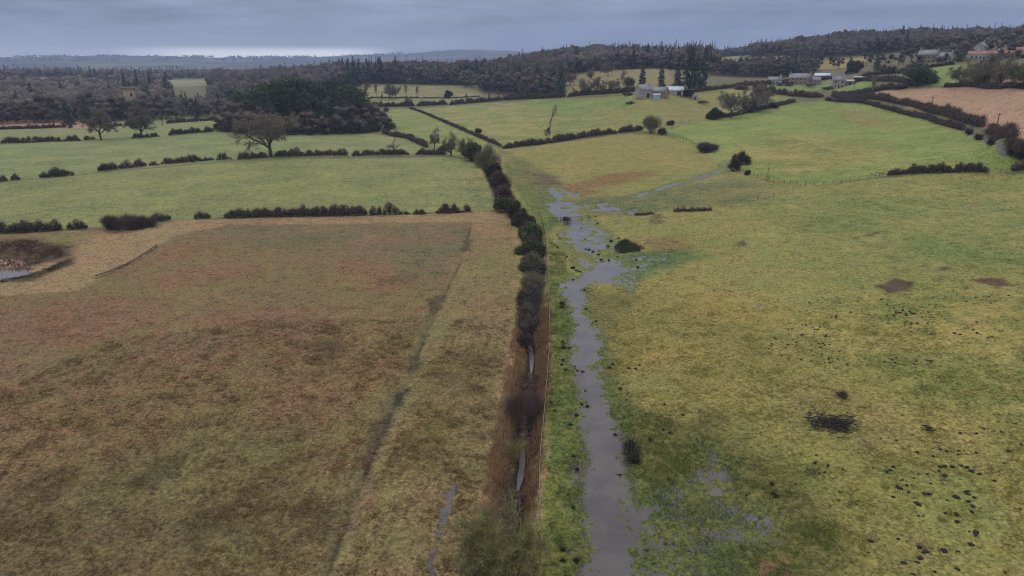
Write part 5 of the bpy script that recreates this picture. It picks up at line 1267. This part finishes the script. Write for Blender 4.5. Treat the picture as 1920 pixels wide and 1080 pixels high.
# parked car by the village house
def car(px, D, label, rot):
    o = site('parked_car', px, D, label, rot, 'car'); prof = [(-2.1, .35), (-2.1, .8), (-1.4, .95), (-.8, 1.45), (.7, 1.45), (1.3, .95), (2.05, .85), (2.1, .35)]
    V = [(x, y * (.82 if z > 1 else 1), z) for y in (-.85, .85) for x, z in prof]; n = len(prof); mb = MB()
    mb.add(V, [(i, (i + 1) % n, (i + 1) % n + n, i + n) for i in range(n)]); mb.add(V, [tuple(range(n)), tuple(range(n, 2 * n))])
    link('body', mb.mesh('body', [M['white']]), parent=o)
    mb = MB(); mb.box(-1.0, 1.0, -.88, .88, 1.0, 1.35); link('window', mb.mesh('window', [M['glass']]), parent=o)
    for sx in (-1.3, 1.3):
        for sy in (-.8, .8):
            t = MB(); t.tubes([[sx, sy - .1, .33]], [[sx, sy + .1, .33]], .33, .33, 12); link('wheel', t.mesh('wheel', [M['tyre']]), parent=o)
car(1767, 490, 'white car parked below the large stone village house', 10)
car(1779, 492, 'second white car parked right of the first by the village', -20)
# poles
def pole(px, py, hpx, label, arms=1, box=False):
    q, z, h = px_height(px, py, hpx); o = tag(empty('utility_pole', (q[0], q[1], z)), label, 'pole', None)
    mb = MB(); mb.tubes([[0, 0, -.4]], [[0, 0, h]], .16, .11, 6); link('pole', mb.mesh('pole', [M['wood']]), parent=o)
    if arms:
        mb = MB(); mb.box(-.8, .8, -.06, .06, h - .45, h - .3); link('crossarm', mb.mesh('crossarm', [M['wood']]), parent=o)
        for u in (-.7, 0, .7):
            mb = MB(); mb.tubes([[u, 0, h - .3]], [[u, 0, h - .08]], .06, .03, 5); link('insulator', mb.mesh('insulator', [M['white']]), parent=o)
    if box: mb = MB(); mb.box(-.35, .35, -.5, .1, h - 1.6, h - .7); link('transformer', mb.mesh('transformer', [M['dark']]), parent=o)
pole(1743, 218, 30, 'thin wooden pole in the hedge beside the orange field'); pole(1870, 233, 16, 'wooden pole right of the lane hedge near the right edge'); pole(1601, 166, 12, 'pole with dark transformer in the green paddock', 0, True)
pole(1619, 185, 14, 'short pole beside the tall thin tree', 0); pole(1677, 152, 14, 'pole on the dark hedge below the village', 0); pole(1580, 120, 14, 'pole on the tan hillside field', 0); pole(1717, 164, 10, 'short pale pole above the orange field', 0)

# ------------------------------------------------------------------ fences
def fence(pts, label, sp=3.2, h=1.1, rails=(.55, .95), pr=.06, wr=.015, wire='post', name='fence', wname='wire', smooth=True):
    L = smooth_line(PL(pts), 6) if smooth and len(pts) > 2 else PL(pts)
    seg = np.hypot(*(L[1:] - L[:-1]).T); cum = np.concatenate([[0], np.cumsum(seg)]); n = min(99, int(cum[-1] / sp)) + 1
    s = np.linspace(0, cum[-1], n); x = np.interp(s, cum, L[:, 0]); y = np.interp(s, cum, L[:, 1]); z = GZ(x, y); rng = np.random.default_rng(int(cum[-1] * 10))
    o = tag(empty(name, (x[0], y[0], z[0])), label, 'fence'); k = rng.uniform(.85, 1.1, n) * h
    for i in range(n):
        mb = MB(); l = rng.normal(0, .04, 2); mb.tubes([[0, 0, -.35]], [[l[0], l[1], k[i]]], pr, pr * .9, 5, 0, rng.uniform(.2, .8)); link('post', mb.mesh('post', [M['post']]), (x[i] - x[0], y[i] - y[0], z[i] - z[0]), parent=o)
    p = np.column_stack([x - x[0], y - y[0], z - z[0]])
    for f in rails:
        mb = MB(); q = p + [0, 0, f * h]; mb.tubes(q[:-1], q[1:], wr, wr, 4); link(wname, mb.mesh(wname, [M[wire]]), parent=o)
    return o
fence([(1012, 1110), (1013, 1040), (1011, 950), (1013, 860), (1021, 780), (1027, 700), (1031, 640), (1028, 560), (1025, 480), (1019, 425), (1012, 405)], 'long post and wire fence with pale top strand along the ditch', 2.6, 1.15, (.95,), .06, .035, 'rail')
fence([(944, 900), (940, 860), (948, 800), (958, 740), (970, 660), (972, 620)], 'thin wire fence on the left bank of the ditch', 3.5, 1.0, (.9,), .035, .010, 'wood')
fence([(1030, 414), (1062, 414), (1090, 412)], 'fence with debris caught on it across the stream', 2.2, 1.1, (.25, .6, .95), .07, .035)
fence([(1090, 412), (1140, 408), (1200, 403), (1270, 395), (1340, 387), (1400, 378), (1460, 368), (1500, 352)], 'old sagging post and wire fence crossing the right pasture', 4.5, 1.1, (.6, .95), .06, .012)
fence([(1368, 318), (1400, 327), (1440, 338), (1480, 346), (1510, 349)], 'wooden post fence running right from the side stream', 2.4, 1.2, (.5, .9), .07, .02)
fence([(1510, 349), (1560, 344), (1610, 338), (1655, 331)], 'post fence rising from the corner to the windswept hedge', 2.4, 1.2, (.5, .9), .07, .02)
fence([(1632, 333), (1665, 330)], 'short rail fence at the left end of the windswept hedge', 1.8, 1.2, (.35, .65, .95), .07, .05, name='rail_fence', wname='rail')
fence([(1855, 323), (1880, 322), (1920, 317)], 'post fence between the windswept hedge and the right edge', 3.0, 1.2, (.5, .9), .07, .02)
fence([(1250, 251), (1275, 260), (1300, 270), (1316, 278)], 'post fence from the round olive tree down to the side stream', 2.2, 1.2, (.5, .9), .08, .02)
fence([(1240, 240), (1265, 233), (1300, 227)], 'far post fence right of the round olive tree', 3.0, 1.2, (.5, .9), .08, .02)
fence([(180, 521), (210, 510), (240, 497), (270, 479), (294, 463)], 'low dark rail fence at the corner of the brown field', 2.5, .45, (.9,), .05, .09, 'wood', name='rail_fence', wname='rail')

# ------------------------------------------------------------------ molehills, rushes, sticks
def mound(seed, R, h):
    rng = np.random.default_rng(seed); n = 10; rings = [(1, 0.0), (.8, .35), (.5, .8), (.2, 1.0)]
    V = []
    for f, z in rings:
        for i in range(n):
            a = i / n * 6.283; k = f * R * rng.uniform(.55, 1.4); V.append((k * math.cos(a) * 1.2, k * math.sin(a), z * h * rng.uniform(.8, 1.1) - (.08 if f == 1 else 0)))
    V.append((0, 0, h)); F4 = [(r * n + i, r * n + (i + 1) % n, (r + 1) * n + (i + 1) % n, (r + 1) * n + i) for r in range(3) for i in range(n)]
    mb = MB(); mb.add(V, F4); mb.add(V, [(3 * n + i, 3 * n + (i + 1) % n, 4 * n) for i in range(n)]); return mb.mesh('molehill', [M['soil']])
MH = [mound(i, .165, .11) for i in range(6)]
rng = np.random.default_rng(8)
spots = [(1200 + a / 3, 720 + c / 3, s) for a, c, s in [(1355, 315, 1), (1440, 322, 1), (1560, 385, 1), (1690, 370, 1.1), (1725, 378, 1), (1795, 378, 1), (1790, 398, .8), (1650, 407, .9), (1890, 388, 1), (1310, 480, 1.1), (1390, 493, .9), (1410, 487, 1), (1425, 467, .8), (1570, 512, 1), (1620, 512, 1.2), (1540, 533, 1), (1475, 542, .9), (1500, 568, .9), (1450, 580, 1.2), (1470, 588, 1), (1510, 608, .7), (1635, 562, .9), (1715, 515, 1.2), (1690, 465, 1), (1715, 462, 1), (1680, 490, 1), (1760, 465, 1), (1805, 460, 1), (1840, 466, .9), (1865, 490, 1.3), (1910, 505, 1), (1425, 635, 1.1), (1600, 617, 1.2), (1630, 617, 1), (1780, 635, 1.6), (1840, 605, 1.3), (1845, 620, 1.1), (1850, 660, 1.3), (1868, 685, 1.4), (1725, 652, .8), (1560, 673, 1.5), (1720, 720, .7), (1780, 725, 1), (1570, 742, 1), (1595, 742, .8), (1785, 770, 1.3), (1890, 832, 1.6), (1855, 826, .9), (1300, 878, 1.3), (1455, 868, 1.2), (1345, 868, .7), (1570, 910, 1.3), (1610, 938, 1.4), (1715, 932, 1.6), (1795, 938, 1), (1868, 900, 1.5), (1575, 972, 1.3), (1485, 1005, 1.6), (1560, 998, 1), (1565, 1045, 1), (1660, 1050, .8), (1785, 1040, 1.5), (1290, 943, .7), (990, 410, 1), (985, 447, .9), (1058, 465, 1), (1040, 500, 1), (1140, 483, .7), (1120, 605, .8), (1122, 650, .7), (1540, 1070, 1.2), (1390, 690, .5)]]
for cx, cy, sx, sy, n in [(1530, 632, 30, 10, 36), (1470, 650, 25, 8, 16), (1560, 670, 30, 10, 20), (1720, 590, 45, 12, 34), (1690, 600, 30, 18, 18), (1840, 620, 40, 12, 24), (1700, 678, 40, 10, 16), (1640, 590, 80, 6, 14), (1530, 560, 80, 5, 10), (1800, 560, 70, 8, 22), (1860, 850, 40, 40, 12), (1880, 960, 40, 40, 14), (1800, 700, 80, 30, 12), (1400, 420, 40, 8, 12), (1440, 405, 40, 10, 14), (1560, 480, 60, 12, 16), (1650, 500, 80, 12, 14), (1350, 430, 30, 8, 8), (1880, 500, 40, 15, 8), (1600, 545, 120, 20, 14)]:
    for i in range(n): spots.append((rng.normal(cx, sx), rng.normal(cy, sy), rng.uniform(.55, 1.15)))
spots = [s for s in spots if 1330 < s[0] < 1990][:298]
for i, (px, py, s) in enumerate(spots):
    q = P(px, py)
    tag(link('molehill', MH[i % 6], (q[0], q[1], gz(q)), rng.uniform(0, 6.28), (s * rng.uniform(.9, 1.2), s, s)), 'dark molehill of fresh soil on the right pasture', 'molehill', 'molehills on the right pasture')
def rush_mesh(seed, h=.55, n=46):
    rng = np.random.default_rng(seed); mb = MB(); a = rng.uniform(0, 6.28, n); r = rng.uniform(0, .22, n)
    p = np.column_stack([r * np.cos(a), r * np.sin(a), np.full(n, -.1)]); d = np.column_stack([np.cos(a) * r * 2.6, np.sin(a) * r * 2.6, np.ones(n)])
    mb.twigs(p, d, rng.uniform(.5, 1.2, n) * h, .07, rng); mb.leaves(p + [0, 0, .2], .14, rng); return mb.mesh('rush_tuft', [M['rush']])
RU = [rush_mesh(i) for i in range(5)]
rs = [(1145 - 0, 452, 1.2), (1090, 427, .8), (1097, 448, .9), (1098, 466, 1), (1104, 467, 1.3), (1112, 471, 1.3), (1124, 470, 1), (1122, 477, 1.2), (1127, 486, 1.2), (1142, 487, 1), (1146, 452, 1.7), (1160, 447, 1.2), (1140, 462, 1.6), (1158, 481, .9), (1045, 440, .8), (1050, 446, .8), (1046, 465, 1.2), (1063, 482, 1.1), (1074, 503, 1.8), (1080, 508, 1.3), (1087, 509, 1.1), (1054, 493, .8), (1075, 523, .8), (1061, 538, .9), (1096, 543, 1.2), (1053, 570, 1.9), (1053, 576, 1.5), (1099, 579, 1), (1118, 602, .9), (1196, 500, 1.2), (1193, 487, 1.1), (1120, 418, 1.0), (1104, 408, 1.2), (1117, 406, 1.0), (1057, 652, 1.3), (1067, 652, 1.1), (1055, 675, .9), (1053, 685, 1), (1061, 694, 1.4), (1083, 693, 1), (1093, 695, 1.4), (1078, 685, .6), (1143, 690, 1), (1149, 684, 1), (1179, 691, 1.1), (1192, 692, .9), (1199, 686, .8), (1163, 729, 1.3), (1168, 721, .9), (1102, 760, 1.5), (1091, 756, 1.1), (1034, 757, .9), (1081, 778, 1.4), (1070, 797, 1.2), (1098, 731, .9), (1210, 778, .9), (1246, 758, .8), (1244, 807, 1), (1256, 812, 1.1), (1219, 827, 1.1), (1154, 813, 1.2), (1139, 842, .7), (1247, 786, .6), (1280, 778, .9), (1447, 908, 1.2), (1455, 930, 1.3), (1449, 925, 1), (1400, 928, .6), (1040, 772, .8), (1075, 855, 1), (1082, 878, 1.1), (1162, 888, .9), (1075, 952, 1.1), (1056, 1052, 1.4), (1056, 1030, 1.2), (1080, 1050, 1.3), (1005 + 60, 927, .7), (1015 + 40, 640, .8), (1255, 898, .8), (1312, 770, .7)]
for i, (px, py, s) in enumerate(rs):
    q = P(px, py); tag(link('rush_tuft', RU[i % 5], (q[0], q[1], gz(q)), i * 1.1, s * (.62 if py > 690 else .8)), 'dark rush tuft in the wet grass along the stream', 'rush tuft', 'rush tufts along the stream')
def blades(name, region, n, h, w, mat, label, seed, lean=.5, up=1.0, kind='stuff', cat='grass', clump=5, reject=None, sp=.18):
    """loose grass or reed growing inside an outline of the photograph"""
    rng = np.random.default_rng(seed); Q = PL(region); lo, hi = Q.min(0), Q.max(0); out = np.zeros((0, 2))
    while len(out) < n:
        c = rng.uniform(lo, hi, (n * 2, 2)); m = poly_sd(c[:, 0], c[:, 1], Q) > 0
        c = c[m]; c = c[vnoise(c[:, 0] / 2.5, c[:, 1] / 2.5, seed) > rng.uniform(0, .9, len(c))]
        if reject is not None: c = c[reject(c)]
        out = np.concatenate([out, c])
    c = np.repeat(out[:n], clump, 0) + rng.normal(0, sp, (n * clump, 2)); z = GZ(c[:, 0], c[:, 1]) - .06; mb = MB()
    th = np.repeat(rng.normal(.6, 1.3, n), clump) + rng.normal(0, .6, n * clump)
    d = np.column_stack([np.cos(th) * lean, np.sin(th) * lean, np.full(len(c), up)]) + rng.normal(0, .25, (len(c), 3))
    tt = np.clip(np.repeat(rng.uniform(0, 1, n), clump) * .7 + rng.uniform(0, .3, len(c)), 0, 1)
    r0 = np.append(c[0], z[0]); mb.twigs(np.column_stack([c, z]) - r0, d, h * rng.uniform(.5, 1.3, len(c)), w, rng, 0, tt)
    return tag(link(name, mb.mesh(name, [M[mat]]), r0), label, cat, kind=kind)
blades('rush_patch', [(1160, 455), (1172, 450), (1208, 468), (1200, 472), (1160, 474), (1150, 466)], 420, .8, .09, 'rush', 'dark patch of rushes beside the upper stream', 21, .3, kind=None, cat='rushes')
blades('reeds', [(1012, 560), (1029, 550), (1029, 640), (1027, 700), (1020, 760), (1006, 860), (1000, 960), (985, 960), (990, 860), (1000, 760), (1005, 660)], 2600, .75, .06, 'reed', 'dead orange reeds on the right bank of the ditch', 22, .5)
blades('reeds', [(972, 600), (985, 650), (978, 720), (962, 790), (950, 870), (930, 960), (900, 960), (920, 860), (936, 780), (950, 690), (962, 620)], 3200, .5, .05, 'reed', 'dead tan reeds on the left bank of the ditch', 23, .7)
blades('reeds', [(-40, 500), (20, 496), (60, 500), (62, 506), (0, 506), (-40, 506)], 260, .5, .08, 'reed', 'pale dead reeds standing in the pond', 24, .2)
blades('rough_grass', [(-200, 1110), (-60, 760), (200, 640), (480, 600), (790, 600), (660, 950), (600, 1110)], 26000, .42, .05, 'tussock', 'tangled dead grass of the brown field', 25, 1.2, .5)
blades('rough_grass', [(640, 1110), (680, 960), (790, 700), (850, 600), (955, 600), (930, 860), (860, 1110)], 9000, .34, .05, 'tussock', 'tangled dead grass of the strip beside the ditch', 26, 1.2, .5)
# heap of dark branches on the pasture, loose sticks about it
def sticks(name, px, py, R, n, label, seed, L=1.6, r=.035, flat=.25, aspect=.6):
    rng = np.random.default_rng(seed); q = P(px, py); z = gz(q); mb = MB()
    p = np.column_stack([rng.normal(0, R * .5, n), rng.normal(0, R * .5 * aspect, n), rng.uniform(0, .35, n)]); a = rng.normal(-.5, .7, n)
    d = np.column_stack([np.cos(a), np.sin(a), rng.normal(0, flat, n)]); l = rng.uniform(.4, 1.2, n)[:, None] * L
    mb.tubes(p, p + d * l * .55, r, r * .7, 4, 0, .4); e = p + d * l * .55; d2 = d + rng.normal(0, .35, d.shape); mb.tubes(e, e + d2 * l * .45, r * .7, r * .3, 3, 0, .5)
    mb.twigs(np.repeat(e, 3, 0), np.repeat(d2, 3, 0) + rng.normal(0, .5, (n * 3, 3)), L * .4, .03, rng)
    return tag(link(name, mb.mesh(name, [M['stick']]), (q[0], q[1], z)), label, 'branches')
sticks('branch_heap', 1555, 798, 2.3, 170, 'heap of fallen dark branches on the right pasture', 31, 1.5, .045, aspect=.75)
sticks('branch_heap', 1522, 888, 1.3, 30, 'scattered dark twigs below the branch heap', 32, 1.0, .02, .1)
sticks('branch_heap', 1590, 942, .7, 12, 'small scatter of dark sticks further down the pasture', 33, .8, .02, .1)
sticks('branch_heap', 1735, 806, 1.0, 14, 'dark rotting branch right of the branch heap', 34, 1.0, .05, .1)
bare_tree('poor', 1437, 341, 30, 'dead thin bare tree on the corner fence', 2, .35, name='dead_tree')
# bare tree at the bottom edge, its mossy boughs seen from above
NEAR = [dict(seg=2, wob=.05, up=.02, tap=.2, kids=9, ang=.62, len=4.2, rr=.42, **{'from': .5}),
        dict(seg=6, wob=.16, up=.03, tap=.75, kids=2, ang=.6, len=.46, rr=.55, **{'from': .18}),
        dict(seg=4, wob=.22, up=.04, tap=.75, kids=2, ang=.65, len=.55, rr=.6, **{'from': .2}),
        dict(seg=3, wob=.28, up=.04, tap=.8, kids=0, ang=.7, len=.6, rr=.6, **{'from': .3})]
tm, cm = bare_tree_meshes('mossy_tree', 501, NEAR, 1.2, .22, 4, .75, .022, (M['twig_moss'], M['twig_moss']), 1, .025)
q = P(945, 1062); z = gz(q)
o = tag(empty('mossy_tree', (q[0], q[1], z - .1), 1.0), 'bare mossy green tree at the bottom edge beside the ditch', 'tree'); o.scale = (8.2, 8.2, 7.4)
link('trunk', tm, parent=o); link('crown', cm, parent=o)
# two cattle in the paddock below the village
def cow(px, py, label, rot):
    q = P(px, py); o = tag(empty('cow', (q[0], q[1], gz(q)), rot), label, 'cow')
    me = bpy.data.meshes.new('body')
    J = [((0, 0, 1.05), .36), ((.6, 0, 1.1), .38), ((-.7, 0, 1.1), .34), ((1.0, 0, 1.2), .22), ((1.35, 0, 1.05), .15), ((1.65, 0, .8), .11),
         ((.6, .22, .6), .11), ((.6, .22, .02), .07), ((.6, -.22, .6), .11), ((.6, -.22, .02), .07), ((-.75, .22, .65), .14), ((-.85, .22, .35), .08), ((-.78, .22, .02), .07), ((-.75, -.22, .65), .14), ((-.85, -.22, .35), .08), ((-.78, -.22, .02), .07), ((-1.05, 0, 1.1), .05), ((-1.1, 0, .6), .03), ((1.3, .22, 1.15), .04), ((1.3, -.22, 1.15), .04)]
    E = [(0, 1), (0, 2), (1, 3), (3, 4), (4, 5), (1, 6), (6, 7), (1, 8), (8, 9), (2, 10), (10, 11), (11, 12), (2, 13), (13, 14), (14, 15), (2, 16), (16, 17), (4, 18), (4, 19)]
    me.from_pydata([j[0] for j in J], E, []); b = link('body', me, parent=o); me.materials.append(M['cow'])
    b.modifiers.new('skin', 'SKIN'); sv = me.skin_vertices[0].data
    for i, j in enumerate(J): sv[i].radius = (j[1], j[1]); sv[i].use_root = (i == 0)
    b.modifiers.new('sub', 'SUBSURF').levels = 1
cow(1587, 157, 'black cow grazing in the green paddock below the village', .4); cow(1543, 152, 'second black cow left of the first in the paddock', 2.6)

for i, (px, D, h) in enumerate([(226, 496, 12), (238, 492, 13), (250, 497, 12.5), (262, 494, 14), (214, 495, 13), (205, 498, 15), (245, 484, 10), (272, 490, 13)]):
    stand(WT[i % 7], 'woodland_tree', AT(px, D), (h / 14, h / 14, h / 15), i * 2.1, 'bare brown broadleaf tree in the left wood behind the pink field', 'trees of the left wood')
blades('rough_grass', [(1110, 1110), (1110, 620), (1300, 560), (1700, 600), (2050, 760), (2050, 1110)], 26000, .26, .05, 'pasture', 'tufted grass of the right pasture', 27, 1.2, .6, reject=lambda c: wetness(c[:, 0], c[:, 1]) < .25)
blades('wet_grass', [(1080, 1110), (1090, 740), (1200, 760), (1400, 850), (1560, 980), (1600, 1110)], 9000, .30, .05, 'wetgrass', 'green grass tufts standing in the flood water', 28, .9, .7, reject=lambda c: wetness(c[:, 0], c[:, 1]) < .55)
blades('wet_grass', [(1018, 1110), (1030, 620), (1030, 450), (1060, 470), (1065, 560), (1085, 700), (1090, 1110)], 7000, .26, .05, 'wetgrass', 'green grass strip between ditch fence and stream', 29, .9, .7, reject=lambda c: wetness(c[:, 0], c[:, 1]) < .4)

hedge([(925, 318), (938, 350), (950, 380), (985, 425), (999, 465), (1001, 520), (993, 570), (989, 612)], 2.9, 3.0, 'continuous dark twiggy hedge growing in the ditch under the evergreens', seed=70, dens=1.2, wild=.8, kind='twig_grey')
hedge([(997, 690), (990, 730), (985, 775), (982, 820)], 1.3, 2.6, 'low dark bramble strip along the near ditch bed', seed=71, dens=1.0, kind='twig_red', name='bramble')
hedge([(973, 905), (962, 950), (950, 1000), (935, 1060)], 1.2, 2.4, 'low brown bramble strip behind the mossy tree', seed=72, dens=1.0, kind='twig_red', name='bramble')
for i, (px, D, w, h, k) in enumerate([(1468, 500, 12, 3.2, 'twig_red'), (1485, 505, 12, 3.5, 'twig_dark'), (1520, 505, 14, 3.4, 'twig_red'), (1555, 495, 12, 3, 'twig_red'), (1630, 520, 16, 5, 'twig_dark'), (1650, 530, 16, 6, 'twig_dark'), (1690, 490, 16, 4, 'twig_dark'), (1715, 495, 14, 4, 'twig_dark'), (1762, 505, 12, 4.5, 'twig_dark'), (1790, 500, 16, 4, 'twig_dark'), (1810, 490, 14, 4, 'twig_olive'), (1880, 500, 16, 5, 'twig_dark'), (1900, 500, 16, 6, 'twig_olive'), (1425, 480, 14, 4, 'twig_red'), (1320, 430, 12, 3, 'twig_red'), (1180, 440, 12, 3, 'twig_dark'), (1185, 412, 10, 1.6, 'twig_dark')]):
    xy = AT(px, D); tag(link('garden_shrub', bush_mesh('garden_shrub', 800 + i, w * .7, h, [M[k], M['ivy']], 420, 300 if i % 2 else 0, 10, .2, 1.0, .35), (xy[0], xy[1], gz(xy) - .1)), 'dark shrub among the farm and village houses', 'shrub', 'shrubs around the village houses')

blades('reeds', [(-60, 458), (60, 450), (112, 464), (120, 480), (62, 497), (-60, 500)], 1300, .5, .08, 'deadreed', 'dark brown dead reeds round the back of the pond', 41, .35)
blades('reeds', [(-60, 530), (40, 517), (90, 503), (128, 484), (134, 490), (95, 510), (40, 526), (-60, 542)], 420, .4, .07, 'rush', 'ragged dark rushes along the front rim of the pond', 42, .35)
bpy.data.objects['church_tower'].scale = (.88, .88, .97)
